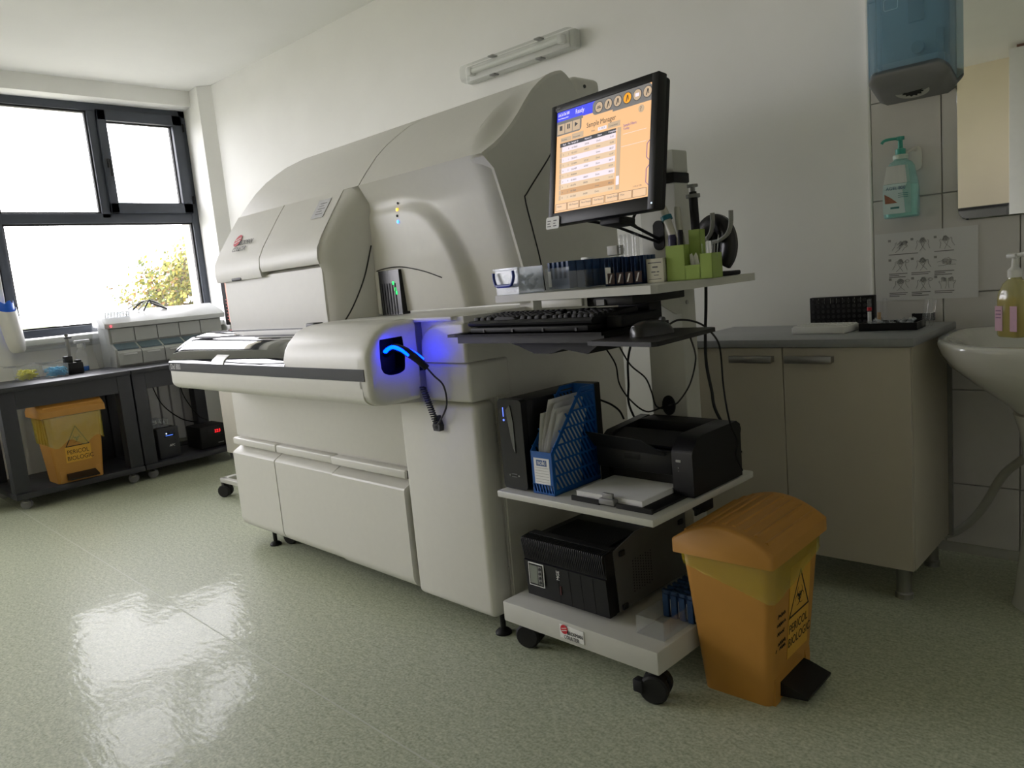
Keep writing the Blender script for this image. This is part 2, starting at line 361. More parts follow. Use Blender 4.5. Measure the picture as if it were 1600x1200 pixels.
# ------------------------------------------------------------------ outside: land and a tree
lm = mat('far_field', (.50, .50, .45), .95, noise=.12, nscale=.05)
b = nb(); box(b, -400, -6.6, -250, 250, -3.7, -3.5); struct('ground', b, lm)
hm = mat('far_hedge', (.50, .53, .44), .95, noise=.2, nscale=.3)
b = nb(); loft(b, [[(-300, y, -3.5), (-300, y, -3.5+2.2+1.6*sin(y*.11)+1.1*sin(y*.31+1))] for y in range(-60, 220, 4)]); box(b, -306, -304, -60, 220, -3.5, -1.5)
tag(obj('hedgerow', b, hm), 'distant grey green hedgerow on the horizon outside the window', 'hedge')
def tree(loc, h, cr_, n, label):
    t = thing('tree', label, 'tree', loc)
    b = nb(); base = Vector((0, 0, 0)); top = Vector((0, 0, h*.75))
    tube(b, cr([(0, 0, 0), (.05, .04, h*.3), (-.05, .02, h*.55), (0, .1, h*.8)], 4), [.16-.10*i/12 for i in range(13)], 8)
    rnd = random.Random(3); tips = []
    for i in range(26):
        z = h*(.35+.45*rnd.random()); an = rnd.random()*2*pi; ln = cr_*(.5+.5*rnd.random())
        e = Vector((cos(an)*ln, sin(an)*ln, z+ln*(.25+.5*rnd.random()))); tips.append((Vector((0, 0, z)), e))
        tube(b, cr([(0, 0, z), (e.x*.5, e.y*.5, z+(e.z-z)*.35), e], 3), [.05-.006*j for j in range(7)], 5)
    obj('trunk', b, mat('bark', (.34, .30, .26), .9, noise=.2), t)
    lv = nb(); cols = lv.loops.layers.float_color.new('Col')
    for i in range(n):
        a, e = rnd.choice(tips); f = .35+.75*rnd.random(); c = a+(e-a)*f + Vector((rnd.gauss(0, .17), rnd.gauss(0, .17), rnd.gauss(0, .16)))
        s = .022+.026*rnd.random(); d = Vector((rnd.gauss(0, 1), rnd.gauss(0, 1), rnd.gauss(0, 1))).normalized(); q = d.orthogonal().normalized(); k = d.cross(q)
        vs = [lv.verts.new(c+q*s*1.5), lv.verts.new(c+k*s), lv.verts.new(c-q*s*1.5), lv.verts.new(c-k*s)]
        fc = lv.faces.new(vs); hue = rnd.random()
        cc = (.40, .40, .13) if hue < .45 else ((.50, .45, .15) if hue < .7 else ((.27, .31, .12) if hue < .88 else (.42, .31, .17)))
        for l in fc.loops: l[cols] = (*s2l(cc), 1)
    m = bpy.data.materials.new('autumn_leaf'); m.use_nodes = True; bs = m.node_tree.nodes['Principled BSDF']; bs.inputs['Roughness'].default_value = .7
    at = m.node_tree.nodes.new('ShaderNodeVertexColor'); at.layer_name = 'Col'; m.node_tree.links.new(at.outputs[0], bs.inputs['Base Color'])
    obj('foliage', lv, m, t, kind='stuff', recalc=False); return t
tp = pX(275, 470, -19.0)
tree((tp.x, tp.y, -3.5), 6.5, 1.75, 9000, 'yellowing autumn tree standing outside behind the window glass')
# ------------------------------------------------------------------ the big analyzer (local u, v, z)
def logo(parent, org, ex, ey, w, tcol, slant=.0):
    """red disc with a white double wave, two lines of capitals beside and under it"""
    ex = Vector(ex).normalized(); ey = Vector(ey).normalized()
    b = nb(); r = w*.17
    prism(b, [(r*cos(2*pi*i/28)+slant*r*sin(2*pi*i/28), r*sin(2*pi*i/28)) for i in range(28)], 'z', 0, .0006)
    o = obj('logo_disc', b, red_m, parent); o_org = Vector(org)+ex*r+ey*(w*.17); place(o, o_org, ex, ey)
    b = nb()
    for dy in (-.28, .22):
        pts = [(-.72+1.44*i/10, dy+.16*sin((i/10-.5)*pi)+(.03)) for i in range(11)]
        poly = [(x*r, (y+.07)*r) for x, y in pts] + [(x*r, (y-.07)*r) for x, y in pts[::-1]]
        prism(b, poly, 'z', .0006, .0009)
    s = obj('logo_wave', b, wht_m, parent); place(s, o_org, ex, ey)
    n = ex.cross(ey)*.0004
    text('lettering', 'BECKMAN', w*.19, tcol, parent, Vector(org)+ex*(w*.30)+ey*(w*.02)+n, ex, ey, sx=.82, shear=slant)
    text('lettering', 'COULTER', w*.19, tcol, parent, Vector(org)+ex*(w*.14)-ey*(w*.16)+n, ex, ey, sx=.82, shear=slant)

an = tm('immunoassay_analyzer', 'large grey white floor standing laboratory analyzer with curved hoods and front tray', 'analyzer')
UL = -1.70
# lower carcass
bx('carcass', shell2_m, an, UL+.01, -.006, .04, .72, .075, .99, .01)
bx('plinth', seam_m, an, UL+.05, -.05, .06, .68, .055, .08)
# right front panel wraps the corner
p = bx('corner_panel', panel_m, an, -.378, .004, -.034, .055, .066, .742, .022, 4)
for z0, z1 in ((.612, .668), (.153, .213)):
    b = nb(); box(b, .0, .0012, -.006, .046, z0, z1)
    l = obj('latch_cover', b, seam_m, p); bx('latch_flap', shell2_m, l, .0005, .002, -.0045, .0445, z0+.0015, z1-.0015)
# side panel with a rounded top front corner, separated by a dark gap
pts = [(.059, .085), (.70, .085), (.70, .985), (.16, .985), (.16, .925)] + [(.16-.095*sin(radians(t)), .83+.095*cos(radians(t))) for t in range(8, 91, 14)]
bx('side_gap', shell_m, an, -.004, -.002, .055, .11, .08, .92)
b = nb(); prism(b, pts, 'x', -.004, .002); obj('side_panel', b, shell2_m, an)
# upper centre panel, slim drawers, three doors
bx('front_panel', panel_m, an, UL, -.384, -.002, .06, .50, .80, .006)
b = nb(); box(b, UL+.004, -.388, .01, .06, .40, .51); obj('drawer_recess', b, shell_m, an)
for u0, u1, vf in ((UL-.004, -1.305, -.022), (-1.298, -.862, -.022), (-.858, -.388, -.028)):
    bx('slim_drawer', panel_m, an, u0, u1, vf, .05, .462, .494, .006, 3)
bx('drawer_catch', seam_m, an, -.3885, -.386, -.02, .0, .462, .49)
def door_profile(vf):
    out = [(.045, .07), (vf+.05, .07)]
    out += [(vf+.05-.05*sin(radians(t)), .12-.05*cos(radians(t))) for t in range(15, 91, 15)]
    return out + [(vf, .424), (vf+.004, .430), (.012, .452), (.045, .452)]
for u0, u1, vf in ((UL, -1.312, -.032), (-1.304, -.854, -.032), (-.845, -.392, -.038)):
    b = nb(); prism(b, door_profile(vf), 'x', u0, u1)
    obj('door', b, panel_m, an, 30)
# shoulder above the corner panel
sp_o = [(.010, .868), (.010, .984), (-.06, .986), (-.11, .983), (-.15, .974), (-.18, .957), (-.195, .935), (-.199, .905), (-.199, .868)]
def ins0(ps, d):
    cx, cz = -.09, .915; out = []
    for y, z in ps:
        l = hypot(y-cx, z-cz); out.append((y-(y-cx)/l*d, z-(z-cz)/l*d if z > .87 else z))
    return out
b = nb(); loft(b, [[(p[0], v, p[1]) for p in ins0(sp_o, d)] for v, d in ((-.054, .012), (-.0525, .005), (-.048, .001), (-.044, 0), (.12, 0))], closed=True, caps=True); obj('shoulder_cap', b, panel_m, an, 50)
bx('deck_edge', panel_m, an, -.2, .002, -.042, .12, .90, 1.004, .004)
bx('shoulder_panel', panel_m, an, -.2, .010, -.049, .12, .747, .866, .012, 3)
# sample tray along the front
b = nb()
prof = [(.0, .836), (-.252, .836), (-.252, .79)] + [(-.252+.055*(1-cos(radians(t))), .79-.035*sin(radians(t))) for t in range(15, 91, 15)] + [(-.06, .74), (.0, .735)]
prism(b, prof, 'x', UL, -.24); tray = obj('tray_front', b, panel_m, an, 30)
b = nb(); prism(b, [(UL-.008, -.254), (-.222, -.254), (-.222, -.249), (-.252, -.249), (-.252, 0), (UL-.008, 0)], 'z', .837, .873); band = obj('tray_band', b, band_m, an)
text('lettering', 'DxI 800', .034, mat('band_text', (.78, .78, .78), .6, noise=.03), band, (UL+.012, -.2545, .845), (1, 0, 0), (0, 0, 1), sx=.95)
cov = [(-.255, .874), (-.252, .884), (-.236, .905), (-.212, .93), (-.180, .953), (-.145, .972), (-.10, .982), (-.05, .985), (.03, .986)]
b = nb(); secs = []
for u, k in ((UL, 0), (UL+.02, .35), (UL+.07, 1), (-.69, 1)):
    secs.append([(u, v, .874+(z-.874)*(.93+.07*k)) for v, z in cov])
secs = [[(s[0][0], .03, .874)]*1 + s for s in secs]
loft(b, secs, closed=True, caps=True); cover = obj('gloss_cover', b, blackg_m, an, 25)
for v0, v1, zz, u0 in ((-.150, -.1465, .9712, UL+.02), (-.062, -.0585, .9855, UL+.02)):
    b = nb(); box(b, u0, -.69, v0, v1, zz-.002, zz+.0012); obj('cover_joint', b, dkg_m, cover)
b = nb(); loft(b, [[(u, -.2585, .874), (u+.004, -.2535, .889), (u+.02, -.236, .9085), (u+.022, -.233, .905), (u, -.25, .872)] for u in (-1.265, -1.16)], closed=True, caps=True)
obj('lift_tab', b, mat('silver_tab', (.80, .80, .79), .3, .6, noise=.03), cover)
# white rounded end of the tray
arc = [(-.252, .86), (-.252, .905), (-.244, .932), (-.228, .957), (-.203, .980), (-.172, .995), (-.135, 1.003), (-.06, 1.005), (.10, 1.005)]
b = nb(); secs = []
for u, k in ((-.70, .7), (-.692, .93), (-.68, 1), (-.25, 1)):
    secs.append([(u, .10, .86+(.0))] + [(u, -.06+(v+.06)*(1 if k == 1 else 1-.03*(1-k)), .86+(z-.86)*k) if True else 0 for v, z in arc])
loft(b, secs, closed=True, caps=True); obj('tray_hood', b, shell_m, an, 35)
b = nb(); box(b, -.745, -.69, -.125, -.085, .99, 1.0075, .004); obj('hood_catch', b, dkg_m, an)
# end cap with a lit scanner recess (a real opening)
endp = [(-.056, .757), (-.056, 1.003), (-.135, 1.003), (-.172, .995), (-.203, .980), (-.228, .957), (-.244, .932), (-.252, .905), (-.252, .80)] + [(-.252+.06*(1-cos(radians(t))), .80-.045*sin(radians(t))) for t in range(15, 91, 15)]
hole = [(-.203, .955), (-.118, .957), (-.115, .90), (-.118, .868)] + [(-.160+.042*cos(radians(t)), .862-.017*sin(radians(t))) for t in range(20, 161, 20)] + [(-.206, .868), (-.207, .90)]
def inset(ps, d):
    cx = sum(p[0] for p in ps)/len(ps); cz = sum(p[1] for p in ps)/len(ps)
    out = []
    for y, z in ps:
        l = hypot(y-cx, z-cz); out.append((y-(y-cx)/l*d, z-(z-cz)/l*d))
    return out
UE = -.198
HC = (-.161, .905); NA = 56
def radial(poly, ang):
    dx, dz = cos(ang), sin(ang); best = None; n = len(poly)
    for i in range(n):
        (x0, z0), (x1, z1) = poly[i], poly[(i+1) % n]; ex_, ez_ = x1-x0, z1-z0; det = dx*(-ez_)+ex_*dz
        if abs(det) < 1e-12: continue
        t = ((x0-HC[0])*(-ez_)+ex_*(z0-HC[1]))/det; q = (dx*(z0-HC[1])-dz*(x0-HC[0]))/det
        if t > 0 and -1e-6 <= q <= 1+1e-6 and (best is None or t > best): best = t
    return (HC[0]+dx*best, HC[1]+dz*best)
AN = [2*pi*i/NA for i in range(NA)]
ro = [radial(endp, t) for t in AN]; ri1 = [radial(inset(endp, .005), t) for t in AN]; ri2 = [radial(inset(endp, .018), t) for t in AN]; rh = [radial(hole, t) for t in AN]
b = nb(); loft(b, [[(-.252, *p) for p in ro], [(-.216, *p) for p in ro], [(-.206, *p) for p in ri1], [(UE, *p) for p in ri2], [(UE, *p) for p in rh], [(UE-.004, *p) for p in rh]], closed=True)
cap = obj('tray_end_cap', b, shell_m, an, 40)
b = nb(); rb_ = [(HC[0]+(p[0]-HC[0])*.985, HC[1]+(p[1]-HC[1])*.985) for p in rh]
rw = loft(b, [[(UE-.001, *p) for p in rh], [(UE-.05, *p) for p in rb_]], closed=True); b.faces.new(rw[-1]); obj('recess_liner', b, blk_m, cap, recalc=False)
# deck behind the tray
bx('deck', shell_m, an, -.70, -.03, -.062, .30, .992, 1.006, .005)

strip_m = glow('scanner_blue', (.0, .42, 1.0), 1.0); strip_m.node_tree.nodes['Principled BSDF'].inputs['Emission Color'].default_value = (0, .0066, 1, 1); strip_m.node_tree.nodes['Principled BSDF'].inputs['Emission Strength'].default_value = 24
# hand scanner resting in the recess, coiled lead on a hook
sc = tm('barcode_scanner', 'black handheld barcode scanner with glowing blue strip and coiled grey cord', 'scanner', 0, 0, 0)
b = nb(); arcp = cr([(-.225, -.165, .905), (-.200, -.165, .921), (-.178, -.160, .926), (-.150, -.145, .913), (-.128, -.122, .886), (-.112, -.104, .858)], 5)
tube(b, arcp, [.012+.004*sin(pi*i/(len(arcp)-1)) for i in range(len(arcp))], 12, flat=.8); obj('wand', b, blk_m, sc)
b = nb(); st = cr([(-.205, -.179, .917), (-.190, -.1775, .926), (-.172, -.173, .930), (-.150, -.160, .919), (-.136, -.147, .902)], 5)
tube(b, st, [.010]*14+[.009]*5+[.008]*(len(st)-19), 8, flat=.55); obj('light_strip', b, strip_m, sc)
b = nb(); tube(b, cr([(-.150, -.131, .916), (-.138, -.117, .903), (-.124, -.104, .885)], 5), .006, 8, flat=.55); obj('light_strip', b, strip_m, sc)
b = nb(); cord = cr([(-.113, -.106, .862), (-.095, -.095, .835), (-.085, -.07, .80), (-.098, -.055, .74), (-.135, -.055, .69), (-.163, -.049, .672)], 8)
tube(b, cord, .0028, 8)
coil = []
for i in range(181):
    t = i/180; c = Vector((-.163, -.049, .672)).lerp(Vector((-.186, -.071, .795)), t); a = t*2*pi*17
    coil.append(c+Vector((cos(a)*.0085, sin(a)*.0085, 0)))
tube(b, coil, .0024, 6); obj('coiled_cord', b, gry_m if False else dkg_m, sc)
b = nb(); prism(b, [(-.178, .652), (-.15, .652), (-.147, .668), (-.158, .70), (-.166, .70), (-.182, .668)], 'y', -.052, -.034); obj('cord_hook', b, dkg_m, sc)
b = nb(); tube(b, [(-.164, -.0535, .664), (-.164, -.0525, .664)], .006, 12); obj('hook_hole', b, ink_m, sc)

# ---- hoods.  PR is the shared side profile (v, z) from the crease up and over
PR = [(-.032, 1.215), (-.036, 1.24), (-.032, 1.268), (-.008, 1.312), (.022, 1.355), (.066, 1.418), (.108, 1.474), (.150, 1.524), (.200, 1.578), (.255, 1.625), (.310, 1.663), (.365, 1.697), (.42, 1.722), (.465, 1.742), (.50, 1.750), (.53, 1.744), (.56, 1.715), (.60, 1.66)]
UH = -1.615
dn, up = PR[:7], PR[6:]
def shell(name, prof, us, m=shell_m, zl=None):
    b = nb(); secs = []
    back = [(.60, prof[0][1])] if prof[-1][0] < .6 else [(.60, prof[0][1])]
    for u, k in us: secs.append([(u, .3+(v-.3)*k, 1.2+(z-1.2)*k if k < 1 else z) for v, z in prof+back])
    loft(b, secs, closed=True, caps=True); return obj(name, b, m, an, 30)
shell('hood_top', up, ((UH, .985), (UH+.012, 1), (-.668, 1)))
shell('hood_top', up, ((-.660, 1), (-.10, 1)))
# two lift doors on the left hood
ds = 1.478
def liftdoor(u0, u1, low):
    b = nb(); pr = [(-.030, 1.212-low), (-.036, 1.232-low*.3)] + dn[2:]
    secs = [[(u, v, z) for v, z in pr] + [(u, .13, 1.474), (u, .13, 1.212-low)] for u in (u0, u1)]
    loft(b, secs, closed=True, caps=True); return obj('lift_door', b, shell_m, an, 30)
d1 = liftdoor(UH, -1.204, .02); d2 = liftdoor(-1.196, -.762, 0)
b = nb(); prism(b, [(v+.006, z) for v, z in dn]+[(.135, 1.47), (.135, 1.215)], 'x', -1.206, -1.194); obj('door_slot', b, shell_m, an)
bx('pull_recess', dkg_m, d1, -1.47, -1.38, -.034, .0, 1.1915, 1.204, .004)
P6 = Vector((0, dn[6][0]-dn[3][0], dn[6][1]-dn[3][1])).normalized(); N6 = Vector((1, 0, 0)).cross(P6)
def on_door(u, z):
    for (v0, z0), (v1, z1) in zip(dn, dn[1:]):
        if z0 <= z <= z1: return Vector((u, v0+(v1-v0)*(z-z0)/(z1-z0), z))
o_ = on_door(-1.505, 1.335)
logo(d1, o_+N6*.003, (1, 0, 0), P6, .175, mat('logo_text', (.30, .30, .31), .6, noise=.04), .0)
b = nb(); prism(b, [(0, 0), (.085, 0), (.085, .085), (0, .085)], 'z', 0, .0008); tp_ = obj('label_sticker', b, mat('taped_label', (.80, .80, .82), .18, noise=.08, nscale=60), d2); place(tp_, on_door(-.90, 1.382)+N6*.002, (1, 0, 0), P6)
b = nb()
for k in range(5): box(b, .022, .07-.012*(k % 2), .016+.012*k, .019+.012*k, .0008, .0011)
st_ = obj('label_print', b, gink_m, tp_)
# base of the left hood: flat front under the doors
b = nb(); secs = []
for u, vf in ((UH+.01, .02), (UH+.03, -.004), (-.80, -.012), (-.775, -.010), (-.765, .0)):
    secs.append([(u, .3, .975), (u, vf-.004, .975), (u, vf-.006, 1.05), (u, vf-.004, 1.20), (u, vf+.02, 1.213), (u, .3, 1.213)])
loft(b, secs, closed=True, caps=True); obj('hood_base', b, shell_m, an, 40)
bx('hood_foot', lgt_m, an, UH+.01, -.79, .0, .3, .965, .978, .003)
# flared inner side of the left hood, sweeping back to the sample bay
b = nb(); secs = []
zs = [.985, 1.03, 1.08, 1.13, 1.18, 1.215, 1.25, 1.29, 1.33, 1.37, 1.41, 1.45, 1.474, 1.50]
def vprof(z):
    if z < 1.213: return -.012
    for (v0, z0), (v1, z1) in zip(PR, PR[1:]):
        if z0 <= z <= z1: return v0+(v1-v0)*(z-z0)/(z1-z0)
for k in range(9):
    t = k/8; row = []
    for z in zs:
        vb = .11 if z > 1.46 else .185
        v0 = vprof(z); v1 = max(v0, vb); e = 1-(1-t)**2
        uu = -.770+.110*(e*.75+t*.25) if z < 1.47 else -.770+.105*t
        row.append((uu, v0+.002+(v1-v0)*(t**1.5), z))
    secs.append(row)
loft(b, secs); obj('inner_flare', b, shell_m, an, 60)
b = nb(); s0, s1 = mu(583, 390, -.70), mu(552, 497, -.735)
tube(b, cr([(-.660, .130, 1.262), (-.676, .096, 1.15), (-.700, .050, 1.05), (-.722, .012, .99)], 6), .0028, 6); obj('flare_seam', b, seam_m, an)
# right hood front: a recessed face with a soft arch bulge, one height field
ZT = 1.474
def base_v(u, z):
    t = (ZT-z)/(ZT-1.0)
    left = .106+.055*min(1, t*5)+.02*t; right = .100+.145*t**.85
    k = max(0, min(1, (u+.66)/.62)); return left+(right-left)*k**1.6
def bulge(u, z):
    x = (u+.50)/.315 if u > -.5 else 0; y = (z-1.0)/.412
    r = (x**2.2+max(0, y)**2.6)**(1/2.4); t = max(0, min(1, (1.02-r)/.17)); return .036*t*t*(3-2*t)*(1-.35*max(0, (z-1.2)/.25))
def face(i, j):
    u = -.664+.654*i; z = 1.018+(ZT-1.018)*j
    v = base_v(u, z)-bulge(u, z)
    if u > -.07: v += .03*((u+.07)/.06)**2*.6
    return (u, v, z)
b = nb(); rows = grid(b, face, 60, 44); obj('sample_bay_front', b, shell_m, an, 180)
# top right end with its S curve running into the side wall
SR = [(.094, 1.470), (.118, 1.484), (.150, 1.502), (.190, 1.530), (.233, 1.566), (.270, 1.604), (.302, 1.640), (.335, 1.674), (.368, 1.700), (.405, 1.724), (.445, 1.742), (.485, 1.751), (.505, 1.745), (.525, 1.722), (.545, 1.695), (.57, 1.662)]
def resamp(P, n):
    d = [0]
    for a, c in zip(P, P[1:]): d.append(d[-1]+hypot(c[0]-a[0], c[1]-a[1]))
    out = []
    for i in range(n):
        s = d[-1]*i/(n-1); k = 0
        while k < len(P)-2 and d[k+1] < s: k += 1
        t = (s-d[k])/(d[k+1]-d[k]); out.append((P[k][0]+(P[k+1][0]-P[k][0])*t, P[k][1]+(P[k+1][1]-P[k][1])*t))
    return out
ra, rb = resamp(up, 40), resamp(SR, 40)
b = nb(); secs = []
for k in range(13):
    t = k/12; u = -.102+.098*t; s = t*t*(3-2*t); secs.append([(u, p[0]+(q[0]-p[0])*s, p[1]+(q[1]-p[1])*s) for p, q in zip(ra, rb)])
secs.append([(.0, p[0]+.006, p[1]-.008) for p in rb])
loft(b, secs); obj('hood_shoulder', b, shell_m, an, 60)
side = [(p[0]+.006, p[1]-.008) for p in rb] + [(.60, 1.655), (.72, 1.64), (.72, .985), (.255, .985)] + [(face(1, j/10)[1], face(1, j/10)[2]) for j in range(0, 10)]
b = nb(); prism(b, side, 'x', -.06, .0); obj('hood_side', b, shell_m, an, 30)
bx('hood_rear_block', shell2_m, an, -.62, -.012, .56, .70, 1.55, 1.748, .022, 4)
b = nb(); cyl(b, (-.012, .61, 1.715), (-.009, .61, 1.715), .006, 12); obj('rear_screw', b, dkg_m, an)
b = nb(); tube(b, cr([(.0005, .43, 1.52), (.0005, .38, 1.462), (.0005, .275, 1.36), (.0005, .262, 1.335), (.0005, .285, 1.24), (.0005, .309, 1.137), (.0005, .325, 1.0)], 6), .0025, 6); obj('side_joint', b, seam_m, an)
# details on the bay front
def onface(u, z, off=.002): return (u, base_v(u, z)-bulge(u, z)-off, z)
for k, (z, m) in enumerate(((1.390, ink_m), (1.368, glow('amber_led', (1, .72, .05), 1.2)), (1.347, ink_m), (1.327, glow('blue_led', (.15, .45, 1), 2.0)))):
    b = nb(); q = onface(-.492, z, 0); cyl(b, (q[0], q[1]-.003, z), (q[0], q[1]+.004, z), .0052 if k % 2 else .0042, 14); obj('indicator', b, m, an)
b = nb(); q = onface(-.57, 1.08, 0)[1]-.012
box(b, -.632, -.512, q-.004, q+.03, 1.008, 1.166); so = obj('sample_slot', b, mat('slot_black', (.05, .055, .07), .25, noise=.1), an)
for k in range(6): bx('slot_rib', blk_m, so, -.622+.016*k, -.617+.016*k, q-.006, q-.004, 1.01, 1.12)
for (uu, zz) in ((-.548, 1.120), (-.540, 1.098), (-.535, 1.085)):
    b = nb(); box(b, uu-.005, uu+.005, q-.0055, q-.004, zz-.006, zz+.006, .001); obj('slot_led', b, glow('green_led', (.05, .9, .35), 1.2), so)
b = nb(); box(b, -.655, -.634, q-.006, q+.02, 1.012, 1.165, .004); obj('slot_trim', b, shell_m, an)
b = nb(); tube(b, cr([onface(uu, zz, -.0005) for uu, zz in ((-.655, 1.168), (-.60, 1.174), (-.52, 1.174), (-.45, 1.163), (-.38, 1.146), (-.31, 1.122))], 6), .0022, 6); obj('bay_seam', b, seam_m, an)
# feet
for u_, v_ in ((-1.515, .0+.005), (-.02, -.003), (-1.5, .64), (-.06, .64)):
    b = nb(); lathe(b, [(.026, 0), (.026, .006), (.018, .014), (.009, .018), (.009, .07)], 18, (u_, v_+.02, 0)); obj('levelling_foot', b, blk_m, an)
for u_, v_ in ((-1.465, .085), (-.11, .12), (-1.45, .6), (-.15, .6)): caster('caster', an, u_, v_, .034, rub_m, blk_m, .075, .5, .02)
# ------------------------------------------------------------------ computer cart
ct = tm('computer_cart', 'grey computer cart on black casters beside the analyzer, with shelves and a post', 'cart')
base = bx('base_tray', lgt_m, ct, .062, .612, -.05, .46, .090, .152, .004)
s0 = Vector(mv(876, 973, -.0505)); 
pl = bx('maker_plate', wht_m, ct, .289, .376, -.0525, -.0495, .104, .142, .001, 1)
logo(pl, (.294, -.0535, .118), (1, 0, 0), (0, 0, 1), .078, ink_m)
bx('middle_shelf', lgt_m, ct, .078, .622, -.045, .455, .474, .494, .004)
tops = nb(); prism(tops, [(.100, .0), (.635, -.012), (.648, .0), (.648, .465), (.10, .465)], 'z', 1.034, 1.054); obj('top_shelf', tops, lgt_m, ct)
bx('shelf_lip', lgt_m, ct, .275, .415, .0, .012, 1.013, 1.034, .002)
PV0, PV1 = .402, .478
PU0, PU1 = mv(1008, 455, PV0)[0], mv(1063, 450, PV0)[0]
pzt, pz1, pz0 = mv(1045, 234, PV0)[2], mv(1040, 271, PV0)[2], mv(1040, 287, PV0)[2]
post = bx('post', lgt_m, ct, PU0, PU1, PV0, PV1, .152, pz0, .004)
bx('post_collar', blk2_m, ct, PU0-.002, PU1+.002, PV0-.002, PV1+.002, pz0, pz1, .003)
bx('post_head', lgt_m, ct, PU0, PU1, PV0, PV1, pz1, pzt, .004)
b = nb(); prism(b, [(.05, 1.034), (PV0, 1.034), (PV0, .955), (.375, .955), (.25, 1.012), (.05, 1.015)], 'x', PU1-.006, PU1); obj('shelf_bracket', b, lgt_m, ct)
b = nb(); cyl(b, (PU1, .43, .985), (PU1+.004, .43, .985), .006, 10); obj('bracket_bolt', b, stl_m, ct)
q1_, q2_ = mv(1030, 368, PV0), mv(1046, 633, PV0)
b = nb(); prism(b, [(q1_[0]+.019*cos(radians(t)), q1_[2]+.019*sin(radians(t))+(.024 if 0 < t < 180 else -.024)) for t in range(0, 360, 20)], 'y', PV0-.004, PV0+.002); obj('cable_port', b, ink_m, ct)
b = nb(); prism(b, [(q2_[0]+.022*cos(radians(t)), q2_[2]+.03*sin(radians(t))) for t in range(0, 360, 20)], 'y', PV0-.006, PV0+.002); obj('cable_port', b, ink_m, ct)
# drop-down keyboard arm under the top shelf
b = nb(); box(b, .415, .56, .02, .25, 1.0095, 1.034, .003); obj('tray_slide', b, blk_m, ct)
b = nb(); box(b, .45, .475, .015, .0205, 1.012, 1.026); obj('slide_plate', b, gry_m, ct)
for k, (x, y) in enumerate(((.575, -.012), (.105, .015), (.57, .41), (.11, .41))):
    c_ = caster('caster', ct, x, y, .038, rub_m, blk_m, .092, .35, .026)
    if k == 0:
        b = nb(); box(b, x-.042, x-.012, y-.045, y-.02, .028, .062, .004); obj('brake_pedal', b, blk2_m, c_)

# keyboard tray (pulled out) with mouse wing
kt = tm('keyboard_tray', 'black pull-out keyboard tray with a mouse wing under the top shelf', 'keyboard tray', .0, 0, 0)
b = nb(); prism(b, [(-.118, .958), (-.118, .951), (-.108, .949), (-.108, .932), (-.06, .932), (.16, .938), (.16, .958)], 'x', .045, .565); prism(b, [(-.118, .958), (-.118, .950), (.10, .950), (.10, .958)], 'x', .014, .565); obj('tray_plate', b, blk_m, kt)
b = nb(); prism(b, [(.565, -.17), (.755, -.195), (.765, -.185), (.735, .095), (.72, .105), (.565, .10)], 'z', .933, .943); obj('mouse_wing', b, blk_m, kt)
b = nb(); prism(b, [(.10, .932), (.20, .932), (.25, .918), (.30, .90), (.36, .90), (.40, .912), (.48, .90), (.53, .932)], 'y', -.07, .06); obj('arm_mount', b, blk2_m, kt)
b = nb(); box(b, .075, .50, -.085, .11, .958, .972, .004); box(b, .512, .56, -.03, .13, .958, .988, .006); box(b, .42, .52, .142, .20, .945, 1.0105, .004); box(b, .42, .52, .10, .16, .938, .960); obj('riser', b, blk2_m, kt)
for k in range(4): bx('riser_stud', dkg_m, kt, .13+.11*k, .136+.11*k, -.088, -.085, .959, .967)

# keyboard
kb = tm('keyboard', 'black full-size computer keyboard on the pull-out tray', 'keyboard', .285, .02, .973)
b = nb(); prism(b, [(-.098, .004), (-.100, .010), (-.095, .016), (.085, .028), (.092, .022), (.09, .0), (-.09, .0)], 'x', -.222, .222); obj('case', b, blk_m, kb)
kk = nb(); secs = [[(x*s, y*s, z) for x, y in rrect(-.0075, .0075, -.0075, .0075, .002, 2)] for s, z in ((1, 0), (.98, .003), (.80, .0075))]; loft(kk, secs, closed=True, caps=True)
key0 = obj('key', kk, blk2_m, kb); key0.hide_render = False; used = False
tilt = math.atan2(.012, .18)
def key(x, y, w=1):
    global used
    o = key0 if not used else key0.copy()
    if used: C.objects.link(o)
    used = True; o.parent = kb; o.location = (x, y, .0165+(y+.095)*.0667); o.rotation_euler = (tilt, 0, 0); o.scale = (w, 1, 1)
pitch = .0187
for r_, (y, n, x0) in enumerate(((-.078, 0, 0), (-.059, 12, -.190), (-.040, 13, -.195), (-.021, 13, -.199), (-.002, 14, -.204), (.026, 13, -.206))):
    if r_ == 0:
        for x, w in ((-.203, 1.3), (-.178, 1.2), (-.153, 1.2), (-.090, 5.6), (-.022, 1.2), (.004, 1.2), (.03, 1.2), (.056, 1.3)): key(x, y, w)
    else:
        for i in range(n): key(x0+i*pitch*(1.03 if r_ == 5 else 1), y)
        if r_ in (1, 3): key(.055, y, 1.6)
for i in range(3):
    key(.092+i*pitch, -.078); key(.092+i*pitch, -.002); key(.092+i*pitch, -.021); key(.092+i*pitch, .026)
key(.092+pitch, -.059)
for i in range(4):
    for j in range(5): key(.156+i*pitch, -.078+.019*j)

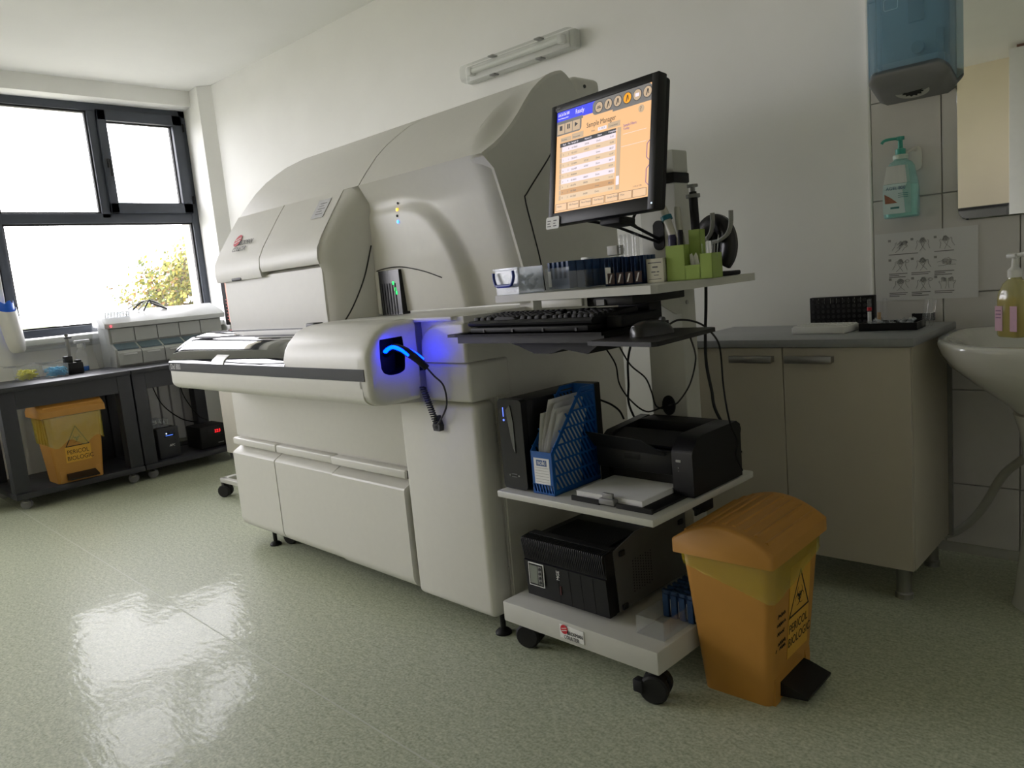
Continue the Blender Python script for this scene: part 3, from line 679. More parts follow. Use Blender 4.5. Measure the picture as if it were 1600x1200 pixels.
# mouse
p = mz(1032, 527, .943); ms = tm('computer_mouse', 'black computer mouse on the wing of the keyboard tray', 'mouse', .655, -.045, .943, radians(-12))
b = nb(); secs = []
for k in range(11):
    t = k/10; y = -.056+.112*t; w_ = .031*(1-(2*t-1)**4*.55)*(1 if t < .5 else 1-.06*sin(pi*(t-.5)*2)); h = .036*math.sqrt(max(.02, 1-((t-.42)/.60)**2))
    secs.append([(w_*cos(radians(a)), y, max(0, h*sin(radians(a))**.8 if sin(radians(a)) > 0 else 0)) for a in range(0, 181, 15)])
loft(b, secs, closed=True, caps=True); mo = obj('mouse_shell', b, mat('mouse_black', (.05, .05, .055), .28, noise=.05), ms, 60)
b = nb(); tube(b, [(-.004, .034, .031), (.004, .034, .031)], .007, 12); obj('scroll_wheel', b, dkg_m, mo)

# monitor: 17 inch 5:4 panel
MC = Vector((-1.163, 1.616, 1.387)); MEX = Vector((.989, -.148, -.002)).normalized(); MEZ = Vector((.004, .152, .988)); MEZ = (MEZ-MEX*MEZ.dot(MEX)).normalized(); MEY = MEZ.cross(MEX)
mn = thing('monitor', 'black flat panel monitor on the cart post showing a sample manager screen', 'monitor')
mn.matrix_world = Matrix(((MEX.x, MEY.x, MEZ.x, MC.x), (MEX.y, MEY.y, MEZ.y, MC.y), (MEX.z, MEY.z, MEZ.z, MC.z), (0, 0, 0, 1)))
MWd, MH = .375, .318; SW, SH = .332, .266; sz0 = .006
b = nb(); x, z = MWd/2, MH/2
box(b, -x, -SW/2, 0, .03, -z, z, .003); box(b, SW/2, x, 0, .03, -z, z, .003); box(b, -SW/2-.002, SW/2+.002, 0.0005, .03, sz0+SH/2, z, .002); box(b, -SW/2-.002, SW/2+.002, .0005, .03, -z, sz0-SH/2, .002)
bz = obj('bezel', b, blk_m, mn)
b = nb(); box(b, -x+.004, x-.004, .029, .05, -z+.004, z-.004, .008, 3); box(b, -.12, .12, .05, .075, -.10, .09, .012, 3); obj('back_shell', b, blk2_m, mn)
b = nb(); box(b, -.06, .06, .075, .12, -.06, .06, .004); box(b, -.03, .03, .11, .16, -.03, .03, .004); _pa = mn.matrix_world.inverted() @ m2w((PU0+PU1)/2, PV0+.004, 1.345); tube(b, [(0, .14, 0), tuple(_pa)], .020, 12); obj('mount_bracket', b, blk2_m, mn); bx('cable_cover', blk2_m, mn, -.02, .05, .03, .09, -.172, -.152, .004)
b = nb(); box(b, SW/2+.012, SW/2+.016, -.001, .0, -.146, -.1425); obj('power_led', b, glow('monitor_led', (.8, .9, 1), .6), mn)
b = nb(); box(b, -x+.018, -x+.036, -.0008, .0, z-.011, z-.009); box(b, -x+.018, -x+.032, -.0008, .0, z-.015, z-.013); obj('brand_print', b, gry_m, mn)
b = nb(); box(b, -.5, -.44, 0, 0, 0, 0) if False else None
cardb = nb(); prism(cardb, rrect(-x-.004, -x+.048, -z-.010, -z+.022, .005, 3), 'y', -.0028, -.0012); cd_ = obj('note_card', cardb, papr_m, mn)
b = nb()
for i in range(2):
    for j in range(3): box(b, -x+.002+.024*i, -x+.016+.022*i-.004*(j % 2), -.0034, -.0028, -z-.004+.007*j, -z-.0015+.007*j)
obj('note_print', b, gink_m, cd_)
scr = bx('screen', glow('screen_tan', (.955, .745, .53), .44), mn, -SW/2, SW/2, .004, .02, sz0-SH/2, sz0+SH/2)
def SQ(x0, x1, y0, y1, d, b):
    box(b, -SW/2+x0*SW, -SW/2+x1*SW, .004-d-.0004, .004-d, sz0+SH/2-y1*SH, sz0+SH/2-y0*SH)
def SP(x, y, d=0): return (-SW/2+x*SW, .0036-d, sz0+SH/2-y*SH)
ES = .42
sgr = glow('screen_grey', (.47, .46, .45), ES); sbl = glow('screen_blue', (.26, .30, .93), ES); swh = glow('screen_white', (.96, .92, .96), ES); srow = glow('screen_row', (.90, .78, .64), ES)
sdk = glow('screen_dark', (.20, .21, .23), ES); sbt = glow('screen_button', (.78, .68, .56), ES); sor = glow('screen_orange', (.98, .66, .12), ES); spu = glow('screen_purple', (.45, .32, .60), ES); ssl = glow('screen_selected', (.80, .61, .41), ES); spk = glow('screen_pink', (.96, .90, .93), ES)
b = nb(); SQ(0, .48, 0, .105, .0004, b); obj('screen_header', b, sbl, scr)
def sround(x0, x1, y0, y1, r, d, b):
    P = rrect(-SW/2+x0*SW, -SW/2+x1*SW, sz0+SH/2-y1*SH, sz0+SH/2-y0*SH, r, 6); prism(b, P, 'y', .004-d-.0004, .004-d)
b = nb(); sround(.405, 1, -.0, .135, .012, .0006, b); SQ(.62, 1, .06, .155, .0006, b); SQ(0, .30, .095, .125, .0006, b); sround(-.0, .285, .10, .235, .010, .0006, b); SQ(0, .1, .10, .235, .0006, b); obj('screen_bar', b, sgr, scr)
for i in range(6):
    cx = .475+.097*i; b = nb(); rr = .0142
    c_ = SP(cx, .072); prism(b, [(c_[0]+rr*cos(2*pi*k/24), c_[2]+rr*sin(2*pi*k/24)) for k in range(24)], 'y', .0026, .0030); ic = obj('screen_icon_ring', b, sdk, scr)
    b = nb(); rr = .0125; prism(b, [(c_[0]+rr*cos(2*pi*k/24), c_[2]+rr*sin(2*pi*k/24)) for k in range(24)], 'y', .0023, .0026); obj('screen_icon', b, sor if i == 3 else sbt, ic)
    b = nb()
    if i == 4: box(b, c_[0]-.006, c_[0]+.006, .0020, .0023, c_[2]-.004, c_[2]+.004)
    elif i == 0: box(b, c_[0]-.007, c_[0]+.007, .0020, .0023, c_[2]-.003, c_[2]-.0005); box(b, c_[0]-.005, c_[0]+.005, .0020, .0023, c_[2]+.001, c_[2]+.003)
    else: tube(b, [(c_[0]-.003, .0022, c_[2]-.008), (c_[0]+.001, .0022, c_[2]+.007)], .0012, 6); tube(b, [(c_[0]+.004, .0022, c_[2]-.005), (c_[0]+.002, .0022, c_[2]+.006)], .0010, 6)
    obj('screen_glyph', b, swh if i == 4 else sdk, ic)
c_ = SP(.905, .205); b = nb(); prism(b, [(c_[0]+.009*cos(2*pi*k/20), c_[2]+.009*sin(2*pi*k/20)) for k in range(20)], 'y', .0028, .0032); hq = obj('screen_help', b, sbt, scr); text('lettering', '?', .016, sdk, hq, (c_[0]-.004, .0026, c_[2]-.0055), (1, 0, 0), (0, 0, 1), ext=.0001)
for i in range(3):
    b = nb(); SQ(.012+.088*i, .093+.088*i, .125, .222, .0011, b); o = obj('screen_button', b, sbt, scr)
    c_ = SP(.052+.088*i, .165); b = nb()
    if i == 2: prism(b, [(c_[0]-.005, c_[2]-.006), (c_[0]+.007, c_[2]), (c_[0]-.005, c_[2]+.006)], 'y', .0020, .0024)
    elif i == 1: box(b, c_[0]-.005, c_[0]-.001, .0020, .0024, c_[2]-.006, c_[2]+.006); box(b, c_[0]+.001, c_[0]+.005, .0020, .0024, c_[2]-.006, c_[2]+.006)
    else: box(b, c_[0]-.005, c_[0]+.005, .0020, .0024, c_[2]-.006, c_[2]+.006)
    obj('screen_glyph', b, sdk, o)
def stx(s, x, y, size, m, sh=0, sx=1): return text('lettering', s, size, m, scr, SP(x, y, .0009), (1, 0, 0), (0, 0, 1), shear=sh, ext=.0001, sx=sx)
stx('UniCel DxI 800', .012, .045, .0115, swh, .25, .60); stx('Access Immunoassay System', .015, .075, .0055, swh, 0, .62); stx('Ready', .215, .065, .0165, swh, 0, .8)
stx('Sample Manager', .345, .235, .0185, sdk, 0, .85)
b = nb(); SQ(.045, .66, .315, .355, .0004, b); obj('screen_table_head', b, sdk, scr)
for i in range(10):
    b = nb(); SQ(.07, .66, .355+.053*i, .406+.053*i, .0004, b); obj('screen_row', b, ssl if i == 8 else (spk if i % 2 == 0 else srow), scr)
    b = nb(); SQ(.045, .068, .357+.053*i, .404+.053*i, .0004, b); obj('screen_row_tab', b, sbt, scr)
    rr = random.Random(i)
    stx('%d' % rr.randint(1, 9) if i else '-', .085, .392+.053*i, .0065, gink_m if False else sgr); stx('%d' % rr.randint(1, 4), .145, .392+.053*i, .0065, sgr)
    stx('%d-%04d' % (rr.randint(10, 99), rr.randint(0, 9999)), .185, .392+.053*i, .0065, sgr)
    if i % 3 != 2: stx('%05d' % rr.randint(0, 99999), .33, .392+.053*i, .0065, sgr)
    stx('Done', .46, .392+.053*i, .0065, sgr); stx('%02d:%02d' % (rr.randint(7, 12), rr.randint(10, 59)), .60, .392+.053*i, .0065, sgr)
for s, x in (('Rack', .08), ('Pos', .14), ('Sample ID', .18), ('Patient ID', .33), ('Status', .47), ('Completion', .585)): stx(s, x, .343, .0062, swh)
b = nb(); SQ(.675, .712, .315, .885, .0004, b); o = obj('screen_scrollbar', b, sbt, scr); b = nb(); SQ(.679, .708, .76, .84, .0009, b); obj('screen_scroll_thumb', b, swh, o)
for x0, x1, y0, y1, s in ((.05, .17, .262, .305, 'Routine'), (.18, .31, .25, .305, 'Requested'), (.575, .70, .25, .30, 'Completed')):
    b = nb(); SQ(x0, x1, y0, y1, .0004, b); obj('screen_tab', b, sbt, scr); stx(s, x0+.012, y1-.012, .0065, sgr)
b = nb(); SQ(.47, .56, .262, .292, .0004, b); obj('screen_field', b, swh, scr); stx('11.10.24', .48, .285, .0065, sgr); stx('Date', .40, .285, .0065, sgr)
stx('Sample Filters:', .735, .325, .0095, spu, 0, .8); stx('Today', .735, .355, .008, spu); b = nb(); SQ(.735, .96, .39, .392, .0004, b); SQ(.72, .96, .50, .502, .0004, b); obj('screen_rule', b, swh, scr)
for y in (.50, .72):
    b = nb(); tube(b, [SP(1, y, .0006), SP(.972, y+.03, .0006), SP(.972, y+.15, .0006), SP(1, y+.18, .0006)], .0008, 6); obj('screen_side_tab', b, spu, scr)
stx('1-10 of 124', .85, .895, .006, sgr)
for i, s in enumerate(('Home', 'Edit Request', 'Next Request', 'Test Results', 'Sample Details', 'Print', '', 'Refresh')[:8]):
    if i == 7: break
    x0 = .015+.139*i; b = nb(); SQ(x0, x0+.132, .915, .985, .0004, b); o = obj('screen_button', b, glow('screen_key', (.93, .77, .60), ES), scr)
    e_ = nb()
    for q in ((x0, x0+.132, .914, .917), (x0, x0+.132, .983, .986), (x0, x0+.003, .915, .985), (x0+.129, x0+.132, .915, .985)): SQ(*q, .0009, e_)
    obj('screen_button_edge', e_, sdk, o); stx(s, x0+.02, .95, .0068, sgr)
# ------------------------------------------------------------------ things on the top shelf (z = 1.054)
ZS = 1.0545
cb = tm('storage_box', 'small clear plastic box with a dark blue handle and loose caps inside, on the cart', 'box', .155, .047, ZS, radians(-8))
b = nb(); w0, d0, hgt = .052, .045, .073
for (x0, x1, y0, y1) in ((-w0, w0, -d0, -d0+.002), (-w0, w0, d0-.002, d0), (-w0, -w0+.002, -d0, d0), (w0-.002, w0, -d0, d0)): box(b, x0, x1, y0, y1, .0, hgt)
box(b, -w0, w0, -d0, d0, 0, .002); box(b, -w0-.006, w0+.004, -d0-.004, -d0, hgt-.006, hgt+.001, .001); obj('body', b, clr2_m, cb)
b = nb(); tube(b, cr([(-.048, -d0-.008, .062), (-.046, -d0-.010, .048), (-.038, -d0-.012, .032), (-.028, -d0-.012, .026), (.028, -d0-.012, .026), (.040, -d0-.012, .032), (.046, -d0-.010, .048), (.042, -d0-.008, .064)], 6), .0045, 10); box(b, -.03, .03, -d0-.016, -d0-.009, .020, .030, .003); obj('handle', b, mat('handle_blue', (.09, .18, .50), .35, noise=.05), cb)
b = nb(); rr = random.Random(5)
for i in range(90):
    c = Vector((rr.uniform(-.040, .040), rr.uniform(-.033, .033), rr.uniform(.012, .050))); d = Vector((rr.gauss(0, 1), rr.gauss(0, 1), rr.gauss(0, 1))).normalized()*.007
    tube(b, [c-d, c+d], .0042, 6)
obj('loose_caps', b, clr2_m, cb, kind='stuff')

def rack_mesh():
    """sample rack: comb of four tube slots with a foot and a bar code end"""
    b = nb(); W, Ht, T = .112, .074, .024; pts = [(-W/2, 0), (W/2, 0), (W/2, Ht)]; n = 4; sw = .014; gap = (W-n*sw)/(n+1); x = W/2
    for i in range(n):
        x -= gap; pts += [(x, Ht), (x, .028)]; x -= sw; pts += [(x, .028), (x, Ht)]
    pts += [(-W/2, Ht)]
    prism(b, pts, 'y', -T/2, -T/2+.004); prism(b, pts, 'y', T/2-.004, T/2); box(b, -W/2, W/2, -T/2, T/2, 0, .026)
    x = W/2
    for i in range(n+1):
        box(b, x-gap, x, -T/2, T/2, 0, Ht, .001); x -= gap+sw
    box(b, -W/2-.004, -W/2, -T/2+.004, T/2-.004, 0, Ht-.01)
    return b
rack0 = None
def rack(loc, rz, label, group, z=None):
    global rack0
    if rack0 is None:
        rack0 = thing('tube_rack', label, 'rack', loc, rz, group); obj('rack_body', rack_mesh(), rack_m, rack0)
        b = nb(); box(b, -.056, -.040, -.0128, -.0120, .006, .05); obj('code_label', b, papr_m, rack0)
        return rack0
    return dup(rack0, loc, rz, label, group)
# clear tray full of racks, turned a little
TR = radians(-18)
ty = tm('rack_tray', 'clear acrylic tray holding a row of blue tube racks on the top shelf', 'tray', .253, .0945, ZS, TR)
b = nb(); box(b, -.066, .066, 0, .20, 0, .003)
for q in ((-.066, .066, 0, .0025), (-.066, -.0635, 0, .20), (.0635, .066, 0, .20)): box(b, *q, 0, .062 if q[0] == -.066 else .05)
obj('tray_wall', b, clr_m, ty)
for k in range(7):
    lx, ly = 0, .018+.0262*k
    X = .253+cos(TR)*lx-sin(TR)*ly; Y = .0945+sin(TR)*lx+cos(TR)*ly
    rack(m2w(X, Y, ZS+.0035), AR+TR, 'blue plastic sample tube rack standing in the clear tray on the top shelf', 'blue racks in the tray')
r5 = rack(m2w(.437, .168, ZS), AR+radians(13), 'blue tube rack with printed stripe labels in front of the small cream box', None)
if 'group' in r5: del r5['group']
for k in range(4):
    bx('stripe_label', mat('brown_label', (.24, .16, .15), .6, noise=.05), r5, -.050+.026*k, -.030+.026*k, -.0132, -.0122, .004, .034)
    b = nb(); prism(b, [(-.047+.026*k, .008), (-.043+.026*k, .008), (-.036+.026*k, .03), (-.040+.026*k, .03)], 'y', -.0137, -.0130); obj('label_stripe', b, papr_m, r5)
rack(m2w(.431, .195, ZS), AR+radians(13), 'blue tube rack standing behind the rack with stripe labels', None)
o = rack(m2w(.425, .222, ZS), AR+radians(13), 'blue tube rack with empty glass tubes above it, rearmost on the top shelf', None)
for o in bpy.data.objects:
    if o.get('label', '').startswith(('blue tube rack standing behind', 'blue tube rack with empty')) and 'group' in o: del o['group']
# glass tubes and pots standing behind the racks
for k, (u_, v_) in enumerate(((.338, .285), (.352, .286), (.366, .284), (.381, .288), (.392, .286))):
    t = tm('glass_tube', 'empty upside-down glass test tube standing behind the blue racks', 'tube', u_, v_, ZS, 0, 'glass tubes behind the racks')
    b = nb(); lathe(b, [(.0065, 0), (.0065, .128), (.005, .136), (.002, .139)], 12); obj('tube_wall', b, clr_m, t)
    b = nb(); lathe(b, [(.0071, 0), (.0071, .004)], 12); obj('tube_rim', b, clr2_m, t)
for k, (u_, v_, h, lab) in enumerate(((.178, .27, .080, 'low frosted pot behind the clear tray, beside the taller pot'), (.215, .285, .086, 'frosted plastic pot between the low pot and the square pot'), (.29, .322, .112, 'tall pale square pot beside the glass tubes'))):
    t = tm('sample_pot', lab, 'pot', u_, v_, ZS)
    b = nb()
    if k < 2: lathe(b, [(.017, 0), (.020, h*.8), (.0205, h*.8)], 16); obj('pot_body', b, clr2_m, t); b = nb(); lathe(b, [(.0215, h*.8), (.022, h)], 16); obj('lid', b, wht_m, t)
    else: box(b, -.017, .017, -.017, .017, 0, h*.75, .004); obj('pot_body', b, clr2_m, t); bx('lid', mat('pot_lid', (.72, .72, .70), .5, noise=.05), t, -.019, .019, -.019, .019, h*.75, h, .003)
sb = tm('supply_box', 'small cream cardboard box with printed label beside the green organizer', 'box', .516, .20, ZS, radians(8))
bx('carton', mat('cream_carton', (.80, .79, .72), .7, noise=.03), sb, -.024, .024, -.02, .03, 0, .062, .001)
b = nb()
for q in ((-.022, .022, .05, .0525), (-.008, .010, .038, .042), (-.012, .002, .026, .029), (.006, .014, .026, .029), (-.004, .012, .018, .020), (-.022, .02, .008, .0095)): box(b, q[0]*.85, q[1]*.85, -.0206, -.02, q[2], q[3])
obj('box_print', b, gink_m, sb)

# lime green stepped desk organizer
go = tm('desk_organizer', 'lime green stepped desk organizer holding pens on the shelf corner', 'organizer', .545, .195, ZS, radians(10))
gm = mat('lime_green', (.58, .67, .33), .5, noise=.03)
def cell(name, x0, x1, y0, y1, h0, h1=None):
    """open topped pocket; h0 = front height, h1 = back height"""
    h1 = h1 or h0; b = nb(); T = .002
    box(b, x0, x1, y0, y1, 0, T); box(b, x0, x1, y0, y0+T, 0, h0); box(b, x0, x1, y1-T, y1, 0, h1)
    prism(b, [(y0, 0), (y1, 0), (y1, h1), (y0, h0)], 'x', x0, x0+T); prism(b, [(y0, 0), (y1, 0), (y1, h1), (y0, h0)], 'x', x1-T, x1)
    obj(name, b, gm, go)
cell('tall_pocket', .0, .050, .0, .072, .090); cell('low_pocket', .050, .090, .0, .036, .037); cell('card_pocket', .050, .080, .036, .072, .126, .126); cell('end_pocket', .090, .122, .0, .072, .063)
def og(x, y, z=0):
    a = radians(10); return (.545+cos(a)*x-sin(a)*y, .195+sin(a)*x+cos(a)*y, ZS+z)
def stick(name, lab, cat, q0, q1, r, m, group=None, tip=None, n=10):
    p0 = m2w(*og(*q0)); p1 = m2w(*og(*q1)); t = thing(name, lab, cat, p0, 0, group)
    d = p1-p0; b = nb(); tube(b, [(0, 0, 0), d*.5, d*.92, d], [r, r, r, r*.8], n); obj('barrel', b, m, t)
    if tip:
        b = nb(); tube(b, [d*.80, d*.86], r*1.45, n); obj('collar', b, tip, t)
    return t
stick('pipette', 'ivory pipette with a teal band leaning in the green organizer', 'pipette', (.040, .03, .01), (-.020, .045, .195), .0105, mat('pipette_ivory', (.80, .79, .74), .45, noise=.03), tip=mat('teal_band', (.10, .42, .50), .4, noise=.05))
stick('pipette', 'ivory pipette with grey band standing behind the black one in the organizer', 'pipette', (.028, .056, .01), (.012, .062, .19), .0095, mat('pipette_ivory', (.8, .8, .8)))
pb_ = stick('pipette', 'black pipette with a grey thumb knob standing in the green organizer', 'pipette', (.065, .054, .006), (.060, .056, .222), .0115, blk2_m)
b = nb(); d_ = m2w(*og(.060, .056, .222))-m2w(*og(.065, .054, .006)); cyl(b, d_*1.0, d_*1.06, .006, 12); cyl(b, d_*1.055, d_*1.085, .014, 14); cyl(b, d_*.93, d_*.97, .018, 14); obj('thumb_knob', b, gry_m, pb_)
stick('marker_pen', 'dark marker pen leaning in the tall pocket of the organizer', 'pen', (.036, .0105, .01), (.039, .0105, .128), .0075, ink_m)
stick('marker_pen', 'purple capped marker standing at the left of the organizer pocket', 'pen', (.016, .0145, .01), (.014, .0145, .118), .011, mat('purple_cap', (.16, .15, .28), .5, noise=.06))
for k in range(6):
    x = .094+.0045*k; stick('plastic_stick', 'thin clear plastic stick in the end pocket of the organizer', 'stick', (x, .03+.004*(k % 3), .01), (x+.004*(k-2.5), .035+.006*(k % 2), .088+.006*((k*7) % 4)), .0018, clr2_m, 'sticks in the organizer', n=6)
tp = thing('folded_tissue', 'crumpled white tissue strip in the low pocket of the organizer', 'tissue', m2w(*og(.070, .018, .002)), AR)
b = nb(); loft(b, [[(-.012+.024*k/6, .003*sin(k*2+j), .012*j+.006*sin(k*1.9+j*1.3)) for k in range(7)] for j in range(6)]); obj('tissue_fold', b, papr_m, tp)
# pipette stand: two curved arms and a black ring behind the organizer
ps = tm('pipette_stand', 'grey pipette stand with two curled arms and a black ring behind the organizer', 'stand', .60, .375, ZS)
b = nb(); box(b, -.075, .03, -.05, .05, 0, .012, .004); cyl(b, (-.02, .01, .01), (-.02, .01, .13), .012, 14); obj('foot', b, blk2_m, ps)
b = nb(); tube(b, cr([(-.015+.040*cos(radians(t)), .0, .085+.058*sin(radians(t))) for t in range(-60, 170, 20)], 3), .019, 10, flat=1.3); obj('ring', b, mat('ring_black', (.09, .09, .095), .35, noise=.06), ps)
for x0 in (-.018, .036):
    b = nb(); tube(b, cr([(x0-.04, -.03, .092), (x0-.02, -.03, .095), (x0+.004, -.03, .110), (x0+.014, -.03, .135), (x0+.016, -.03, .168)], 5), .0085, 8, flat=.6); obj('curled_arm', b, mat('arm_grey', (.55, .55, .53), .5, noise=.04), ps)

# ------------------------------------------------------------------ middle shelf
ZM = .4945
pc = tm('computer_tower', 'small black computer tower with a blue power light on the middle shelf', 'computer', .133, .17, ZM)
bx('case', blk_m, pc, -.046, .046, -.165, .17, .006, .262, .004)
b = nb(); prism(b, rrect(-.047, .047, 0.004, .266, .012, 4), 'y', -.188, -.165); ff = obj('front_bezel', b, mat('piano_black', (.045, .045, .05), .30, noise=.06, spec=.35), pc)
b = nb(); prism(b, [(-.014, .235), (.004, .25), (.012, .20), (.012, .11), (.002, .13)], 'y', -.1905, -.188); obj('front_flash', b, mat('gloss_inset', (.045, .045, .05), .06, noise=.06, coat=1, coat_r=.03), ff)
b = nb(); box(b, -.027, -.0255, -.1895, -.188, .215, .242); cyl(b, (-.026, -.1895, .205), (-.026, -.188, .205), .003, 8); obj('power_light', b, glow('pc_blue', (.35, .45, 1), 1.0), ff)
b = nb(); tube(b, [(-.012, -.189, .040), (.010, -.189, .040), (.010, -.189, .048), (-.012, -.189, .048)], .0009, 6, True); cyl(b, (-.019, -.1895, .044), (-.019, -.188, .044), .0028, 10); cyl(b, (.016, -.1895, .044), (.016, -.188, .044), .0028, 10); obj('front_ports', b, gry_m, ff)
b = nb(); box(b, -.04, .04, -.15, .15, 0, .006); obj('feet', b, rub_m, pc)

# magazine file with slanted slots
mf = tm('magazine_file', 'blue plastic magazine file with slanted slots full of papers', 'file holder', .236, -.012, ZM)
mf_w, mf_d, hf, hb_ = .040, .205, .122, .282
def vfront(z): return 0 if z <= hf else (z-hf)/(hb_-hf)*(mf_d*.70)
for sx_ in (-1, 1):
    b = nb(); x0, x1 = (mf_w-.003, mf_w) if sx_ > 0 else (-mf_w, -mf_w+.003)
    T = .007
    prism(b, [(0, 0), (mf_d, 0), (mf_d, .014), (0, .014)], 'x', x0, x1)
    prism(b, [(0, .014), (T*1.6, .014), (T*1.6, hf-.004), (mf_d*.70+T*.9, hb_-T), (mf_d*.70, hb_), (0, hf)], 'x', x0, x1)
    prism(b, [(mf_d-T, .014), (mf_d, .014), (mf_d, hb_), (mf_d-T, hb_)], 'x', x0, x1); prism(b, [(mf_d*.70, hb_-T*1.6), (mf_d, hb_-T*1.6), (mf_d, hb_), (mf_d*.70, hb_)], 'x', x0, x1)
    rows = 6; rh = (hb_-.03)/rows
    for k in range(rows):
        z0 = .014+k*rh; z1 = z0+rh
        prism(b, [(max(T, vfront(z1-.004)+T*.5), z1-.005), (mf_d-T, z1-.005), (mf_d-T, z1), (max(T, vfront(z1)+T*.5), z1)], 'x', x0, x1)
        y = T
        while y < mf_d-T:
            sl = .5*rh; a0, a1 = y, y+.006
            if vfront(z1) < a0+sl+.004 and a1+sl < mf_d:
                prism(b, [(a0+sl, z0), (a1+sl, z0), (a1, z1-.004), (a0, z1-.004)], 'x', x0, x1)
            y += .0155
    obj('side_wall', b, blue_m, mf)
b = nb(); box(b, -mf_w, mf_w, 0, .003, .028, hf); box(b, -mf_w, mf_w, 0, .003, 0, .006)
for k in range(7): prism(b, [(-mf_w+.004+.011*k, .006), (-mf_w+.008+.011*k, .006), (-mf_w+.015+.011*k-.02+.008, .028), (-mf_w+.011+.011*k-.02+.008, .028)], 'y', 0, .003)
obj('front_wall', b, blue_m, mf)
b = nb(); box(b, -mf_w, mf_w, mf_d-.003, mf_d, 0, hb_); box(b, -mf_w, mf_w, 0, mf_d, 0, .003); obj('back_wall', b, blue_m, mf)
lb = bx('spine_label', papr_m, mf, -.029, .029, -.001, .0, .030, .104)
bx('brand_patch', mat('patch_blue', (.24, .36, .55), .6, noise=.05), lb, -.019, .019, -.0016, -.001, .082, .099); text('lettering', 'noki', .020, papr_m, lb, (-.0165, -.0018, .0855), (1, 0, 0), (0, 0, 1), sx=.95)
b = nb()
for k in range(6): box(b, -.025, .025, -.0014, -.001, .036+.008*k, .0366+.008*k)
obj('label_lines', b, gink_m, lb)
for k in range(5):
    t = tm('paper_sheet', 'sheet of white paper standing in the blue magazine file', 'paper', .236-.026+.012*k, -.008, ZM+.006, 0, 'papers in the magazine file')
    b = nb(); hk = .215+.012*((k*3) % 4); rows_ = []
    for j in range(9):
        z = hk*j/8; bend = .004*sin(j*.5+k); rows_.append([(bend+.002*sin(i*.8+k), .012+max(0, (z-.12)*(.28+.1*(k % 3)))+.130*i/6, z) for i in range(7)])
    loft(b, rows_); obj('sheet', b, papr_m if k != 2 else mat('printed_paper', (.84, .84, .84), .8, noise=.06, nscale=60), t, recalc=False)

# laser printer
pr_ = tm('laser_printer', 'black compact laser printer with open front flap on the middle shelf', 'printer', .463, .255, ZM)
X0, X1, Y0, Y1, Hh = -.158, .160, -.115, .135, .162
b = nb(); prism(b, [(Y0, .004), (Y0, .118), (Y0+.004, .128), (Y0+.030, .152), (Y0+.05, .160), (Y1-.02, Hh), (Y1, Hh-.012), (Y1, .004)], 'x', X1-.062, X1); obj('side_body', b, blk_m, pr_)
b = nb(); prism(b, [(Y0+.02, .004), (Y0+.02, .124), (Y0+.06, .148), (Y1-.02, Hh), (Y1, Hh-.012), (Y1, .004)], 'x', X0, X0+.03); obj('side_body', b, blk_m, pr_)
bx('front_cover', blk_m, pr_, X0+.004, X1-.062, Y0, Y0+.03, .055, .118, .006); 
bx('cover_grip', ink_m, pr_, -.055, .0, Y0-.001, Y0+.004, .088, .106, .004)
b = nb(); box(b, X0+.03, X1-.062, Y0+.05, Y1, .03, .12); box(b, X0+.03, X1-.062, Y1-.075, Y1, .11, Hh-.002, .006); obj('inner_body', b, blk2_m, pr_)
b = nb(); loft(b, [[(x, Y0+.105, .150), (x, Y0+.03, .126), (x, Y0+.03, .120), (x, Y0+.105, .144)] for x in (X0+.03, X1-.062)], closed=True, caps=True); obj('output_tray', b, ink_m, pr_)
b = nb(); loft(b, [[(-.175, Y0-.012, .156), (.020, Y0-.020, .150), (.085, Y0-.004, .112), (-.15, Y0-.004, .118)], [(-.175, Y0-.018, .156), (.020, Y0-.026, .150), (.085, Y0-.010, .110), (-.15, Y0-.010, .116)]], closed=True, caps=True); obj('front_flap', b, blk_m, pr_)
b = nb(); box(b, X1-.050, X1-.034, Y0-.002, Y0+.002, .094, .101, .002); obj('power_button', b, mat('button_grey', (.62, .62, .60), .5, noise=.04), pr_)
b = nb(); box(b, X1-.044, X1-.041, Y0-.001, Y0+.001, .078, .081); box(b, X1-.044, X1-.041, Y0-.001, Y0+.001, .070, .072); obj('status_light', b, gry_m, pr_)
bx('mouth_shade', ink_m, pr_, X0+.02, X1-.064, Y0+.040, Y0+.05, .004, .056)  # solid dark block standing for the shade inside the paper mouth
tr_ = nb(); box(tr_, -.125, .135, Y0-.150, Y0+.04, .0, .007, .002); box(tr_, -.125, -.03, Y0-.154, Y0-.148, 0, .013); box(tr_, .025, .135, Y0-.154, Y0-.148, 0, .013); obj('paper_tray', tr_, blk_m, pr_)
b = nb(); box(b, -.030, .020, Y0-.156, Y0-.136, .004, .020, .003); box(b, -.022, .012, Y0-.150, Y0-.140, .018, .034, .003); obj('tray_stop', b, gry_m, pr_)
pst = tm('paper_stack', 'stack of blank white paper lying in the printer tray', 'paper', .463, .255, ZM+.0075)
b = nb(); prism(b, [(-.122, Y0+.035), (.093, Y0+.035), (.093, Y0-.134), (-.122, Y0-.134)], 'z', 0, .014); obj('sheets', b, papr_m, pst)
bx('top_sheet', papr_m, pst, -.123, .092, Y0-.136, Y0+.035, .0143, .0150)

